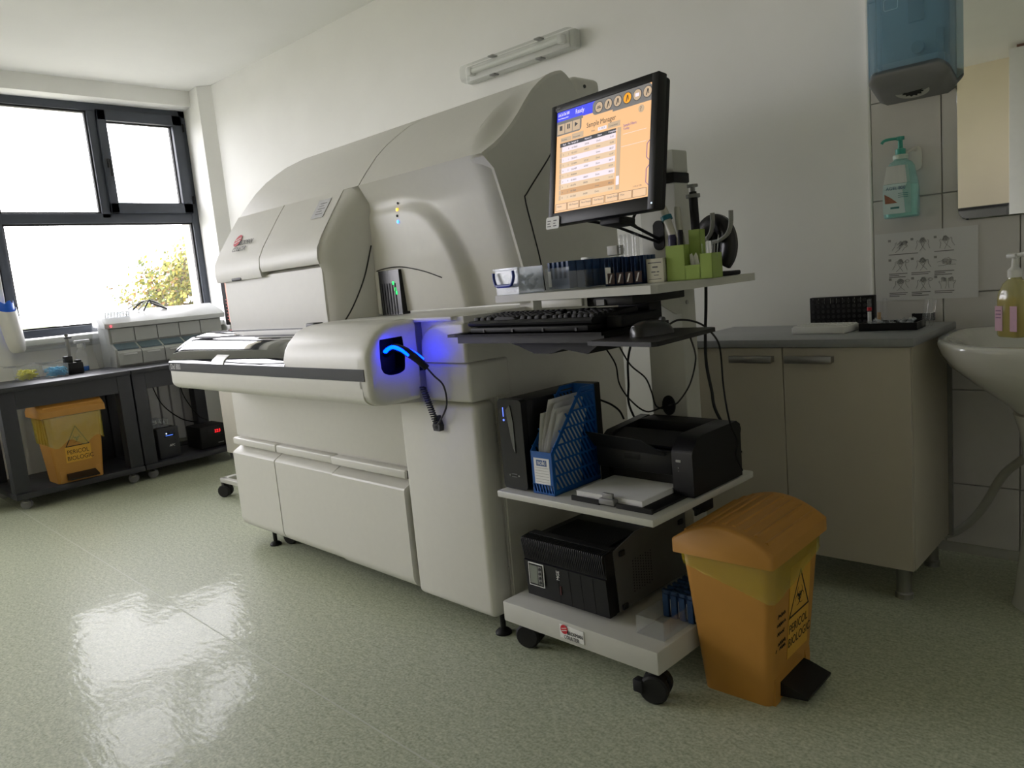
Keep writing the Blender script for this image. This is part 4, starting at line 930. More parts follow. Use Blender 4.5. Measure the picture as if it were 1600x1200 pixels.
# ------------------------------------------------------------------ bottom tray of the cart
ZB = .1525
up_ = tm('battery_backup', 'large black uninterruptible power supply with ribbed top and display panel', 'power supply', .275, .02, ZB)
U0, U1, V0, V1, UHt = -.157, .148, -.012, .37, .200
b = nb(); box(b, U0+.006, U1-.004, V0+.02, V1, .014, UHt-.01, .004); box(b, U0+.03, U1-.03, V0+.03, V1-.03, 0, .016); obj('case', b, blk_m, up_)
b = nb(); prism(b, [(V0, .016), (V0-.008, .125), (V0+.02, .135), (V0+.03, .016)], 'x', U0, U1); fp_ = obj('front_panel', b, blk_m, up_)
for k in range(1, 5):
    xk = U0+.085+.043*k; b = nb(); prism(b, [(V0-.001, .018), (V0-.009, .124), (V0, .124), (V0+.008, .018)], 'x', xk, xk+.002); obj('panel_groove', b, ink_m, fp_)
b = nb(); n = 44
for k in range(n):
    x = U0+(U1-U0)*k/n; prism(b, [(V0-.004, .128), (V0-.014, .186), (V0-.010, .195), (V0+.03, .20), (V0+.03, .128)], 'x', x, x+(U1-U0)/n*.55)
obj('front_grille', b, blk2_m, up_); bx('grille_back', ink_m, up_, U0, U1, V0-.004, V0+.03, .128, .194)
b = nb()
for k in range(36): box(b, U0+.04+.0063*k, U0+.0435+.0063*k, V0+.06, V0+.20, UHt-.012, UHt-.006)
box(b, U0, U1, V0+.02, V0+.05, UHt-.012, UHt, .003); obj('top_vent', b, blk2_m, up_)
pd = nb(); prism(pd, [(U0+.018, .052), (U0+.078, .052), (U0+.078, .122), (U0+.018, .122)], 'y', V0-.0095, V0-.0075); pdo = obj('display_frame', pd, wht_m, up_)
b = nb(); box(b, U0+.021, U0+.075, V0-.0105, V0-.0090, .055, .119); obj('display_plate', b, blk2_m, pdo)
bx('display_glass', mat('lcd', (.46, .48, .44), .15, noise=.05), pdo, U0+.025, U0+.055, V0-.0115, V0-.010, .060, .115)
bx('button_strip', gry_m, pdo, U0+.057, U0+.072, V0-.0115, V0-.010, .060, .115)
for k in range(4):
    b = nb(); cyl(b, (U0+.065, V0-.014, .067+.0135*k), (U0+.065, V0-.011, .067+.0135*k), .0042, 12); obj('push_button', b, dkg_m, pdo)
text('lettering', 'MGE', .016, papr_m, up_, (U0+.137, V0-.0078, .088), (0, 0, 1), (-1, 0, 0), sx=.9)
bx('red_strip', mat('dull_red', (.30, .14, .14), .5, noise=.1), up_, U0+.134, U0+.138, V0-.006, V0-.0035, .045, .07)
b = nb(); prism(b, [(.030, .02), (.37, .02), (.37, .215), (.12, .222), (.02, .196), (.018, .19)], 'x', U1+.0, U1+.003); sp_ = obj('side_plate', b, mat('side_metal', (.36, .36, .35), .4, .2, noise=.05), up_)
for (v_, z_) in ((.05, .182), (.05, .03), (.34, .185)): bx('plate_foot', rub_m, sp_, U1+.003, U1+.010, v_-.012, v_+.012, z_-.008, z_+.008, .003)
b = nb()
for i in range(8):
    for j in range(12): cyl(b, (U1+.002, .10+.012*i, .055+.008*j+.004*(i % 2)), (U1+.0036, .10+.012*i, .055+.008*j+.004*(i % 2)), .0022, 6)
obj('vent_holes', b, ink_m, sp_)  # raised dark discs: the shade inside each hole is painted
t2 = tm('rack_tray', 'clear acrylic tray on the bottom tray of the cart beside the power supply', 'tray', .552, .008, ZB)
b = nb(); box(b, -.043, .043, 0, .15, 0, .003); box(b, -.043, .043, 0, .0025, 0, .05); box(b, -.043, -.0405, 0, .15, 0, .05); box(b, .0405, .043, 0, .15, 0, .05); obj('tray_wall', b, clr_m, t2)
for k in range(4): rack(m2w(.535+.0255*k-.012, .185, ZB+.0035), AR+pi/2, 'blue plastic sample tube rack standing in the clear tray beside the power supply', 'blue racks on the bottom tray')
# two clamps on the rear edge under the middle shelf
b = nb(); box(b, .575, .612, .20, .25, .440, .474, .004); cyl(b, (.60, .20, .458), (.622, .15, .460), .006, 8); box(b, .612, .618, .15, .22, .446, .474, .002); obj('shelf_clamp', b, blk2_m, ct)
# ------------------------------------------------------------------ pedal bins for biological waste
def biohazard(b, cx, cy, R, z0, z1):
    """trefoil: three open rings around a small centre ring, each as a flat band"""
    def band(c, r0, r1, a0, a1, n=18):
        A = [radians(a0+(a1-a0)*i/n) for i in range(n+1)]
        P = [(c[0]+r1*cos(t), c[1]+r1*sin(t)) for t in A]+[(c[0]+r0*cos(t), c[1]+r0*sin(t)) for t in A[::-1]]
        prism(b, P, 'z', z0, z1)
    for k in range(3):
        a = 90+120*k; c = (cx+R*.42*cos(radians(a)), cy+R*.42*sin(radians(a)))
        for s in (-1, 1):       # crescents that taper towards the open tips
            n = 16; out = []; inn = []
            for i in range(n+1):
                t = radians(a+180-s*(180-28)*i/n); r = R*.50; wd = R*.17*(1-i/n)+.004*R; out.append((c[0]+r*cos(t), c[1]+r*sin(t))); inn.append((c[0]+(r-wd)*cos(t), c[1]+(r-wd)*sin(t)))
            prism(b, out+inn[::-1], 'z', z0, z1)
    band((cx, cy), R*.30, R*.36, 0, 360, 24)
def pedal_bin(loc, rz, k, label, scribble, bag_low):
    """local +X is the pedal side, +Y the long side"""
    t = thing('pedal_bin', label, 'bin', loc, rz)
    wx, wy, tx, ty, H = .092*k, .118*k, .122*k, .145*k, .372*k
    def ring(z, e=0, r=.022):
        f = z/H; return [(x, y, z) for x, y in rrect(-(wx+(tx-wx)*f)-e, wx+(tx-wx)*f+e, -(wy+(ty-wy)*f)-e, wy+(ty-wy)*f+e, r*k, 5)]
    b = nb(); loft(b, [ring(.0), ring(.01), ring(H*.5), ring(H)], closed=True, caps=True)
    # notch for the pedal on the +X face: two feet stand proud
    body = obj('bin_body', b, orange_m, t)
    for s in (-1, 1):
        b = nb(); y0 = s*wy*.90; y1 = s*wy*.66
        prism(b, [(wx-.01, 0), (wx+.005*k, 0), (wx+.007*k, .05*k), (wx+.006, .07*k), (wx-.01, .07*k)], 'y', min(y0, y1), max(y0, y1)); obj('foot', b, orange_m, body)
    b = nb(); prism(b, [(wx-.005, .012*k), (wx+.072*k, .020*k), (wx+.074*k, .028*k), (wx+.02*k, .046*k), (wx-.005, .05*k)], 'y', -wy*.62, wy*.62); obj('pedal', b, blk_m, t)
    # lid: arched over X with raised ribs running along Y
    lx, ly = tx+.012*k, ty+.022*k; L0 = H+.006; ZL = .034*k
    def arch(x): return .050*k*(1-(x/lx)**2)
    b = nb(); n = 16; secs = []
    for j, y in enumerate([-ly, -ly+.004, -ly+.012]+[-ly+.03+(2*ly-.06)*q/6 for q in range(7)]+[ly-.012, ly-.004, ly]):
        e = .006 if abs(y) > ly-.001 else (.0015 if abs(y) > ly-.006 else 0)
        xs = [-lx+2*lx*i/n for i in range(n+1)]
        secs.append([(lx-e, y, L0), *[(x*(1-e/lx), y, L0+ZL+arch(x)-e) for x in xs[::-1]], (-lx+e, y, L0)])
    loft(b, secs, closed=True, caps=True); lid = obj('lid', b, orange_m, t, 50)
    for i in range(9):
        x = -lx*.80+lx*1.6*i/8; b = nb()
        loft(b, [[(x-.006*k, y, L0+ZL+arch(x-.006*k)-.001), (x-.003*k, y, L0+ZL+arch(x)+.003*k), (x+.003*k, y, L0+ZL+arch(x)+.003*k), (x+.006*k, y, L0+ZL+arch(x+.006*k)-.001)] for y in (-ly+.03, ly-.03)], closed=True, caps=True); obj('lid_rib', b, orange_m, lid)
    # bag folded over the rim
    rr = random.Random(int(k*100)); b = nb(); secs = []
    base_ring = ring(H, .004, .026); N = len(base_ring); M = 72; P = []
    per = [0]
    for i in range(N): per.append(per[-1]+(Vector(base_ring[(i+1) % N])-Vector(base_ring[i])).length)
    def at(s):
        s = (s % 1)*per[-1]; i = 0
        while i < N-1 and per[i+1] < s: i += 1
        q = (s-per[i])/max(1e-9, per[i+1]-per[i]); return Vector(base_ring[i]).lerp(Vector(base_ring[(i+1) % N]), q)
    rows_ = []
    for m_ in range(7):
        f = m_/6; row = []
        for i in range(M):
            q = at(i/M); dep = bag_low(q)*k; z = H+.004-dep*f; sc_ = ((wx+(tx-wx)*z/H)/tx)
            wob = 1+(.010*sin(i*1.7+m_*.9)+.008*sin(i*.63+2.1*m_))*f
            row.append((q.x*(sc_*.4+.6)*wob*1.012, q.y*(sc_*.4+.6)*wob*1.012, z))
        rows_.append(row)
    loft(b, rows_, closed=True); obj('bag_liner', b, bag_m, t, 180, recalc=True)
    # label on the pedal face
    sl = (tx-wx)/H; ez = Vector((sl, 0, 1)).normalized(); ey = Vector((0, 1, 0)); nrm = ey.cross(ez)
    def face(y, z, off=.001): return Vector((wx+(tx-wx)*z/H, y, z))+nrm*off
    ly0 = .022*k if scribble else 0
    b = nb(); prism(b, [(-.062*k, -.02*k), (.062*k, -.02*k), (.062*k, .225*k), (-.062*k, .225*k)] if scribble else [(-.066*k, 0), (.066*k, 0), (.066*k, .088*k), (-.066*k, .088*k)], 'z', 0, .0006)
    org = face(ly0, .115*k if scribble else .110*k)
    lab = obj('hazard_label', b, mat('label_yellow', (.82, .62, .20), .45, noise=.03), t); place(lab, org, ey, ez)
    text('lettering', 'PERICOL', .034*k, ink_m, lab, (-.058*k, .046*k, .0008), (1, 0, 0), (0, 1, 0), sx=.86); text('lettering', 'BIOLOGIC', .034*k, ink_m, lab, (-.060*k, .010*k, .0008), (1, 0, 0), (0, 1, 0), sx=.86)
    b = nb(); T0 = .088*k; h = .118*k; w_ = .062*k; t_ = .0045*k
    out = [(-w_, T0), (w_, T0), (0, T0+h)]; cc = (0, T0+h/3); f = .875; inn = [(cc[0]+(x-cc[0])*f, cc[1]+(y-cc[1])*f) for x, y in out]
    for i in range(3): prism(b, [out[i], out[(i+1) % 3], inn[(i+1) % 3], inn[i]], 'z', .0006, .0010)
    biohazard(b, 0, T0+h*.36, .031*k, .0006, .0010); obj('hazard_sign', b, ink_m, lab)
    if scribble:
        b = nb(); rr = random.Random(2)
        for ln, (y0, y1, z) in enumerate(((-.112, -.062, .235), (-.116, -.058, .212), (-.112, -.066, .188), (-.105, -.055, .160), (-.118, -.108, .145), (-.095, -.055, .147))):
            pts = []; n = int((y1-y0)/.0042)
            for i in range(n): pts.append(face(y0*k*.92+(y1-y0)*k*.92*i/n, (z+(.0055*(1 if i % 2 else -1))*rr.uniform(.4, 1))*k, .0012))
            tube(b, pts, .0009, 5)
        obj('handwriting', b, ink_m, t)
    return t
pedal_bin((-.878, 1.762, 0), 0, 1.0, 'orange pedal bin with hazard sign on the floor beside the cart', True, lambda q: .030+.065*max(0, min(1, (q.x+.12)/.24))*max(0, min(1, (.17-q.y)/.31)))
pedal_bin((-5.255, 1.49, .1065), radians(0), 1.10, 'orange pedal bin standing under the black bench by the window', False, lambda q: .155+.02*sin(q.y*40))

# ------------------------------------------------------------------ black rolling benches by the window
def bench(y0, y1, label, x_front=-5.13, x_back=-5.74):
    t = thing('rolling_bench', label, 'bench', (0, 0, 0)); zt = .735; zs = .105
    bx('worktop', tblk_m, t, x_back, x_front, y0, y1, zt-.028, zt, .003)
    bx('bottom_shelf', tblk_m, t, x_back, x_front, y0, y1, zs-.035, zs, .003)
    for yy in (y0, y1-.085):
        bx('end_post', tblk_m, t, x_front-.10, x_front-.012, yy+.002, yy+.083, zs, zt-.028, .002); bx('end_post', tblk_m, t, x_back, x_back+.09, yy+.002, yy+.083, zs, zt-.028, .002)
    bx('front_apron', tblk_m, t, x_front-.035, x_front-.015, y0+.085, y1-.085, zt-.135, zt-.028)
    for xx in (x_front-.06, x_back+.06):
        for yy in (y0+.06, y1-.06): caster('caster', t, xx, yy, .030, mat('grey_tyre', (.48, .48, .49), .5, noise=.05), stl_m, .072, .9, .012)
    return t
bench(1.125, 1.862, 'black rolling bench holding tip boxes and the orange bin')
bench(1.868, 2.564, 'black rolling bench under the long grey slide instrument')

# long grey instrument with a row of doors
si = thing('slide_instrument', 'long light grey laboratory instrument with a row of square doors by the window', 'instrument', (0, 0, .736))
gi = mat('instrument_grey', (.66, .67, .66), .5, noise=.02); gi2 = mat('instrument_light', (.78, .79, .79), .42, noise=.02); tealm = mat('slate_teal', (.36, .43, .47), .4, noise=.04)
yA, yB = 1.93, 2.74
b = nb(); prism(b, [(-5.79, .0), (-5.53, .0), (-5.525, .12), (-5.60, .16), (-5.60, .29), (-5.66, .30), (-5.79, .30)], 'y', yA, yB); obj('body', b, gi, si)
b = nb(); prism(b, [(-5.79, .285), (-5.565, .270), (-5.56, .30), (-5.60, .325), (-5.775, .385), (-5.79, .385)], 'y', yA-.03, yB+.02); obj('top_lid', b, gi2, si)
dw = (yB-yA-.02)/5
for k in range(5):
    y0 = yA+.012+dw*k
    b = nb(); prism(b, [(-5.598, .165), (-5.585, .17), (-5.585, .262), (-5.598, .267)], 'y', y0, y0+dw-.006); obj('upper_door', b, gi, si)
    b = nb(); prism(b, [(-5.53, .006), (-5.508, .012), (-5.504, .095), (-5.515, .108), (-5.53, .112)], 'y', y0, y0+dw-.006); ld = obj('lower_door', b, gi, si)
    bx('door_pull', gi2, ld, -5.506, -5.500, y0+.03, y0+dw-.036, .078, .090, .003)
    b = nb(); prism(b, [(-5.522, .114), (-5.522, .124), (-5.592, .158), (-5.596, .15)], 'y', y0+.004, y0+dw-.012); obj('teal_ledge', b, tealm, si)
b = nb(); cyl(b, (-5.562, yA+.01, .283), (-5.555, yA+.01, .283), .006, 10); obj('status_light', b, glow('red_led', (1, .25, .3), 1.5), si)
b = nb()
for (x, z) in ((-5.95, .27), (-5.70, .24), (-5.56, .10), (-5.60, .0)): pass
loft(b, [[(-5.78, yA-.035, 0), (-5.78, yA-.055, .15), (-5.78, yA-.03, .34)], [(-5.72, yA-.05, 0), (-5.72, yA-.075, .15), (-5.70, yA-.04, .34)], [(-5.58, yA-.02, 0), (-5.55, yA-.03, .12), (-5.62, yA-.025, .28)]]); obj('dust_shield', b, clr2_m, si, recalc=False)
rk = thing('tip_rack', 'white gridded tip rack on top of the long grey instrument', 'rack', (-5.70, 2.02, 1.0935), 0); rk.rotation_euler = (0, math.atan(.06/.175), 0)
b = nb(); box(b, -.06, .06, -.085, .085, 0.002, .045, .004); obj('rack_base', b, clr2_m, rk)
b = nb()
for i in range(9): box(b, .060, .063, -.08+.02*i-.0015, -.08+.02*i+.0015, .004, .043)
for j in range(4): box(b, .060, .063, -.082, .082, .006+.011*j, .008+.011*j)
obj('rack_grid', b, wht_m, rk)
cbl = thing('cable_bundle', 'loop of white and dark cables lying on the long grey instrument', 'cable', (-5.74, 2.28, 0))
for k in range(4):
    lidz = lambda dx: .736+.325+(-5.60+5.74-dx)/.175*.06+.005
    b = nb(); tube(b, cr([(.02*k-.03, -.14+.03*k, lidz(.02*k-.03)), (.01*k, -.06+.02*k, 1.165+.004*k), (0, .03, 1.175-.008*k), (.02*k-.03, .12, lidz(.02*k-.03))], 6), .006, 6); obj('cable_loop', b, dkg_m if k % 2 else wht_m, cbl)

# small things on the first bench (z = .735)
ZT1 = .7355
def openbox(t, w, d, h, m, flare=1.12, wall=.002, n='tub'):
    b = nb(); s = lambda f, z: [(x*f, y*f, z) for x, y in rrect(-w/2, w/2, -d/2, d/2, .01, 3)]
    loft(b, [s(flare*1.06, h+.001), s(flare*1.06, h), s(flare, h), s(1, .002), s(.99, 0)], closed=True); bo = b.faces.new([b.verts.new(p) for p in s(.99, .0005)]); obj(n, b, m, t)
for pos, col, nm, lab, dd in (((-5.60, 1.405), (.90, .88, .22), 'yellow', 'open clear tub of yellow pipette tips on the black bench', 0), ((-5.50, 1.545), (.30, .72, .88), 'blue', 'open clear tub of light blue pipette tips on the black bench', 1)):
    t = thing('tip_tub', lab, 'tub', (pos[0], pos[1], ZT1), radians(6)); openbox(t, .112, .112, .080, clr2_m, 1.06)
    b = nb(); rr = random.Random(dd)
    for i in range(170):
        z = .008+.052*rr.random(); q = .042*(1+.05*z/.075); c = Vector((rr.uniform(-q, q), rr.uniform(-q, q), z)); d = Vector((rr.gauss(0, 1), rr.gauss(0, 1), rr.gauss(0, .35))).normalized()*.016
        tube(b, [c-d, c+d], [.0016, .0045], 5)
    obj('loose_tips', b, mat('tips_'+nm, col, .4, noise=.04), t, kind='stuff')
bg = thing('plastic_bag', 'crumpled clear plastic bag edge lying over the tip tubs', 'bag', (-5.55, 1.47, ZT1))
b = nb(); loft(b, [[(-.07+.03*i, -.20+.045*j, .0955+.008*sin(i*2.1+j)+.006*cos(j*1.7)) for i in range(5)] for j in range(9)]); obj('film', b, clr_m, bg, recalc=False)
ph = thing('pipette_holder', 'black pipette holder block on the bench beside the spray bottle', 'holder', (-5.55, 1.672, ZT1))
b = nb(); box(b, -.04, .04, -.055, .045, 0, .075, .006); box(b, -.03, .03, -.055, -.01, .07, .12, .006); box(b, -.03, .03, .01, .04, .07, .09, .006); obj('block', b, blk_m, ph)
pp = thing('pipette', 'grey pipette standing in the black holder on the bench', 'pipette', (-5.55, 1.654, ZT1+.12))
b = nb(); lathe(b, [(.012, 0), (.013, .06), (.011, .105), (.008, .11), (.008, .13)], 14); obj('barrel', b, gry_m, pp); b = nb(); box(b, -.012, .012, -.014, .028, .112, .125, .004); lathe(b, [(.012, .13), (.013, .145)], 12); obj('grip', b, mat('grip_grey', (.35, .36, .38), .5, noise=.05), pp)
sp = thing('spray_bottle', 'clear spray bottle with a little blue liquid on the bench', 'bottle', (-5.68, 1.765, ZT1), radians(200))
b = nb(); lathe(b, [(.034, 0), (.036, .01), (.036, .10), (.030, .13), (.014, .15), (.014, .165)], 20); obj('bottle', b, clr_m, sp)
b = nb(); lathe(b, [(.0335, .003), (.035, .012), (.035, .032)], 20); obj('liquid', b, mat('blue_liquid', (.10, .42, .80), .15, noise=.03), sp)
b = nb(); lathe(b, [(.017, .162), (.017, .182), (.012, .19)], 14); box(b, -.012, .012, -.075, .035, .19, .212, .005); tube(b, cr([(0, -.03, .19), (0, -.04, .17), (0, -.035, .15)], 4), .005, 6); obj('trigger_head', b, mat('trigger', (.72, .73, .74), .4, noise=.04), sp)
bl = thing('wall_holder', 'white scoop shaped wall holder with a bright blue bag on the wall beside the window', 'holder', (-5.84, 1.44, .905))
b = nb(); secs = []
for f, z in ((.55, .0), (.8, .02), (.95, .08), (1.0, .17), (1.05, .30)):
    secs.append([(.10*f*max(0, sin(radians(a)))+(.0), .058*f*cos(radians(a))-(.03*z/.3), z if sin(radians(a)) < .3 else z-.30*z*(sin(radians(a)))*.35) for a in range(-10, 191, 20)])
loft(b, secs); obj('shell', b, wht_m, bl, recalc=False)
b = nb(); loft(b, [[(.075*f*max(0, sin(radians(a)))+.008, .046*f*cos(radians(a))-(.03*z/.3), z+.012*sin(a*.1)) for a in range(0, 181, 18)] for f, z in ((.8, .08), (1, .20), (1.05, .31), (1.1, .335))]); obj('bag', b, mat('bag_blue', (.02, .38, .86), .4, noise=.05), bl, recalc=False)
mb = thing('waste_basket', 'grey metal waste basket on the floor left of the black bench', 'basket', (pz(2, 797, 0).x-.09, pz(2, 797, 0).y-.075, 0))
b = nb(); lathe(b, [(.075, 0), (.085, .004), (.10, .20), (.103, .205), (.098, .2), (.075, .01)], 24); obj('basket_wall', b, stl_m, mb)

# equipment under the benches
u2 = thing('battery_backup', 'black tower power supply with blue display under the bench', 'power supply', (-5.20, 2.060, .106))
bx('case', blk2_m, u2, -.30, 0, -.072, .072, .002, .205, .006); fr_ = bx('front_panel', mat('ups_dark', (.12, .125, .15), .45, noise=.05), u2, .0, .012, -.072, .072, .0, .21, .008, 3)
bx('display', mat('ups_display', (.06, .08, .16), .15, noise=.05), fr_, .012, .0135, -.026, .048, .145, .190, .001); b = nb(); cyl(b, (.013, -.012, .168), (.015, -.012, .168), .004, 10); obj('power_light', b, glow('white_led', (.8, .88, 1), 1.5), fr_)
b = nb(); box(b, .0135, .0142, -.018, .03, .152, .156); obj('display_text', b, glow('ups_text', (.25, .4, .8), 1.0), fr_)
text('lettering', 'APC', .020, papr_m, fr_, (.0128, -.002, .078), (0, 1, 0), (0, 0, 1), shear=.2); bx('panel_seam', ink_m, fr_, .012, .0128, -.03, .055, .118, .120)
for k, (x, y, z, lab) in enumerate(((-.07, -.03, .211, 'small clear tube rack on the black tower power supply, in front'), (-.15, -.05, .211, 'small clear tube rack on the black tower power supply, at the back'))):
    t = thing('tube_rack', lab, 'rack', (-5.20+x, 2.068+y, .106+z)); b = nb(); box(b, -.035, .035, -.055, .055, 0, .005); box(b, -.035, .035, -.055, .055, .026, .030); box(b, -.035, .035, -.055, .055, .048, .052)
    for i in range(5): box(b, .030, .035, -.055+.026*i, -.050+.026*i, 0, .052)
    obj('frame', b, clr2_m, t)
vs_ = thing('voltage_stabilizer', 'black voltage stabilizer with a red digital readout under the bench', 'stabilizer', (-5.19, 2.375, .106))
bx('case', blk2_m, vs_, -.22, 0, -.10, .10, .004, .16, .008); f_ = bx('front_plate', blk_m, vs_, 0, .008, -.098, .10, .006, .158, .006); bx('readout', ink_m, f_, .008, .010, -.045, .075, .085, .14, .001)
text('lettering', '223', .030, glow('red_digits', (1, .12, .16), 1.0), f_, (.0105, .0, .108), (0, 1, 0), (0, 0, 1), shear=.1)
bx('face_line', gry_m, f_, .008, .009, .02, .06, .03, .036)
for k, P in enumerate(([(-5.725, 1.735, .706), (-5.735, 1.735, .42), (-5.715, 1.73, .25), (-5.70, 1.70, .109)], [(-5.77, 2.22, .60), (-5.70, 2.25, .42), (-5.60, 2.33, .30), (-5.45, 2.38, .27)], [(-5.76, 2.42, .62), (-5.70, 2.42, .45), (-5.60, 2.46, .30), (-5.45, 2.46, .27)], [(-5.502, 2.09, .20), (-5.53, 2.16, .14), (-5.48, 2.28, .12), (-5.408, 2.36, .15)])):
    b = nb(); tube(b, cr(P, 8), .004, 6)
    tag(obj('power_cable', b, blk2_m), ('dark cable hanging behind the orange bin under the bench', 'thin dark cable running to the top of the voltage stabilizer', 'dark cable hanging at the right end of the bench', 'black cable lying between the power supply and the stabilizer')[k], 'cable')

# radiator under the window: sections
ra_ = thing('radiator', 'white aluminium radiator with vertical sections under the window', 'radiator', (0, 0, 0)); rm = mat('radiator_white', (.80, .80, .80), .45, noise=.02)
for k in range(11):
    y = 1.70+.082*k; b = nb(); box(b, -5.845, -5.775, y, y+.074, .12, .70, .01, 2); o = obj('section', b, rm, ra_)
b = nb(); cyl(b, (-5.81, 1.68, .16), (-5.81, 2.62, .16), .018, 10); cyl(b, (-5.81, 1.68, .66), (-5.81, 2.62, .66), .018, 10); obj('header_pipe', b, rm, ra_)
for y in (1.72, 2.56): bx('bracket', rm, ra_, -5.858, -5.80, y, y+.03, .02, .14)

# second computer stand behind the analyzer's left end
be = mat('beige_panel', (.76, .745, .70), .5, noise=.02)
cs = thing('computer_stand', 'beige computer stand on casters behind the left end of the analyzer', 'stand', (0, 0, 0))
q0, q1 = py(343, 600, 2.10), py(355, 709, 2.10)
bx('side_panel', be, cs, q1.x, q1.x+.42, 2.10, 2.42, .20, .90, .008)
b = nb(); box(b, -4.22, -3.80, 1.925, 1.96, .085, .11, .004); box(b, -4.23, -4.19, 1.93, 2.45, .085, .11, .004); obj('foot_bar', b, lgt_m, cs); bx('foot_column', lgt_m, cs, -4.40, -4.30, 2.15, 2.35, .095, .21, .004); bx('foot_rail', lgt_m, cs, -4.42, -4.19, 2.22, 2.26, .085, .11)
caster('caster', cs, -4.205, 1.945, .036, rub_m, blk_m, .087, .6, .024); caster('caster', cs, -4.21, 2.42, .036, rub_m, blk_m, .087, .6, .024)
m2 = thing('monitor', 'second black monitor with a salmon screen half hidden behind the analyzer hood', 'monitor', (0, 0, 0))
k0, k1 = py(345.5, 437, 2.2), py(351.5, 508, 2.2)
mm = thing('x', 'x', 'x'); bpy.data.objects.remove(mm)
m2.location = (k0.x-.02, 2.2, k1.z); m2.rotation_euler = (0, 0, radians(30))
mh = k0.z-k1.z
b = nb(); box(b, 0, .36, 0, .045, 0, mh, .006); obj('housing', b, blk_m, m2); bx('screen', glow('salmon_screen', (.86, .66, .60), .7), m2, .030, .335, -.001, .004, .016, mh-.014)
b = nb()
for i in range(7): box(b, .02, .05, -.0018, -.001, .03+i*.02, .034+i*.02)
obj('screen_print', b, glow('salmon_dark', (.70, .42, .42), .6), m2)
b = nb(); box(b, .14, .22, .01, .05, -(k1.z-.902), .02, .004); box(b, .10, .26, -.03, .08, -(k1.z-.902), -(k1.z-.902)+.012, .003); obj('pedestal', b, blk_m, m2)
# ------------------------------------------------------------------ wall lamp
L0, L1 = py(722, 118, 2.87), py(893, 56, 2.87)
zc = (L0.z+L1.z)/2; ln = L1.x-L0.x
lp = thing('wall_lamp', 'clear sealed fluorescent lamp fitting mounted on the wall above the analyzer', 'lamp', (L0.x, WY, zc))
lens_m = clear('lamp_lens', (.86, .88, .86), .10, .12, .35)
bx('back_housing', mat('lamp_grey', (.80, .81, .79), .5, noise=.03), lp, 0, ln, -.045, -.001, -.042, .042, .012, 3)
bx('reflector', wht_m, lp, .03, ln-.03, -.050, -.044, -.034, .034, .002)
b = nb(); secs = []
for f, y in ((1, -.045), (1, -.065), (.90, -.085), (.62, -.092)): secs.append([(x, y, z) for x, z in rrect(.012*(2-f*1.0)-.012, ln-.012*(2-f)+.012, -.044*f, .044*f, .018*f, 5)])
loft(b, secs, closed=True, caps=False); b.faces.new([b.verts.new(p) for p in secs[-1]]); obj('lens', b, lens_m, lp)
b = nb(); cyl(b, (.07, -.068, .004), (ln-.07, -.068, .004), .013, 16); tb_ = obj('tube', b, mat('tube_white', (.90, .91, .89), .3, noise=.02), lp)
for x in (.045, ln-.075): bx('tube_holder', wht_m, lp, x, x+.03, -.085, -.05, -.016, .022, .003)
for x in (.19, ln-.22):
    for s in (-1, 1):
        b = nb(); box(b, x, x+.035, -.072, -.036, s*.044-.004, s*.044+.004, .002); obj('clip', b, gry_m, lp)

# ------------------------------------------------------------------ base cabinet and counter
door_m = mat('cream_laminate', (.72, .695, .64), .42, noise=.015, nscale=10); cab = thing('base_cabinet', 'cream two-door base cabinet on round metal legs against the tiled wall', 'cabinet', (0, 0, 0))
CX0, CX1, CY0, CY1 = -1.432, -.668, 2.394, 2.80
bx('carcass', door_m, cab, CX0, CX1, CY0+.02, CY1, .106, .798, .001)
for x0, x1, hx in ((CX0+.001, -1.0535, -1.155), (-1.0505, CX1-.001, -.962)):
    d = bx('door', door_m, cab, x0, x1, CY0, CY0+.018, .108, .796, .0015, 1)
    b = nb(); box(b, hx-.075, hx+.075, CY0-.026, CY0-.018, .748, .772, .002); box(b, hx-.075, hx-.058, CY0-.02, CY0, .75, .77, .001); box(b, hx+.058, hx+.075, CY0-.02, CY0, .75, .77, .001); hh = obj('handle', b, stl_m, d)
bx('back_gap_shade', gry_m, cab, CX1-.03, CX1+.012, CY1-.01, CY1+.006, .1, .7975)  # grey strip painted in place of the shadow gap behind the carcass
for lx in (-.712, -1.385):
    for ly in (CY0+.052, CY1-.05):
        b = nb(); lathe(b, [(.026, 0), (.026, .016), (.022, .02), (.022, .10), (.026, .107)], 18, (lx, ly, 0)); obj('leg', b, stl_m, cab)
co = bx('countertop', mat('counter_grey', (.52, .53, .54), .35, noise=.04, nscale=90), None, CX0-.02, CX1+.014, CY0-.014, CY1+.055, .7985, .8245, .004); tag(co, 'speckled grey countertop lying on the cream cabinet', 'countertop')
ZC = .825
# white gridded tray
a0, a1 = pz(1240, 522, ZC), pz(1316, 522, ZC)
wt = thing('tube_rack', 'flat white gridded tube rack lying on the grey counter', 'rack', ((a0.x+a1.x)/2, a0.y+.055, ZC), radians(-3)); hw = (a1.x-a0.x)/2+.004
b = nb(); box(b, -hw, hw, -.06, .06, 0, .022, .002); obj('slab', b, wht_m, wt)
b = nb()
for i in range(9): box(b, -hw+.008+i*(2*hw-.016)/8-.0015, -hw+.008+i*(2*hw-.016)/8+.0015, -.055, .055, .022, .026)
for j in range(5): box(b, -hw+.004, hw-.004, -.055+.0272*j, -.052+.0272*j, .022, .0255)
obj('grid', b, wht_m, wt)
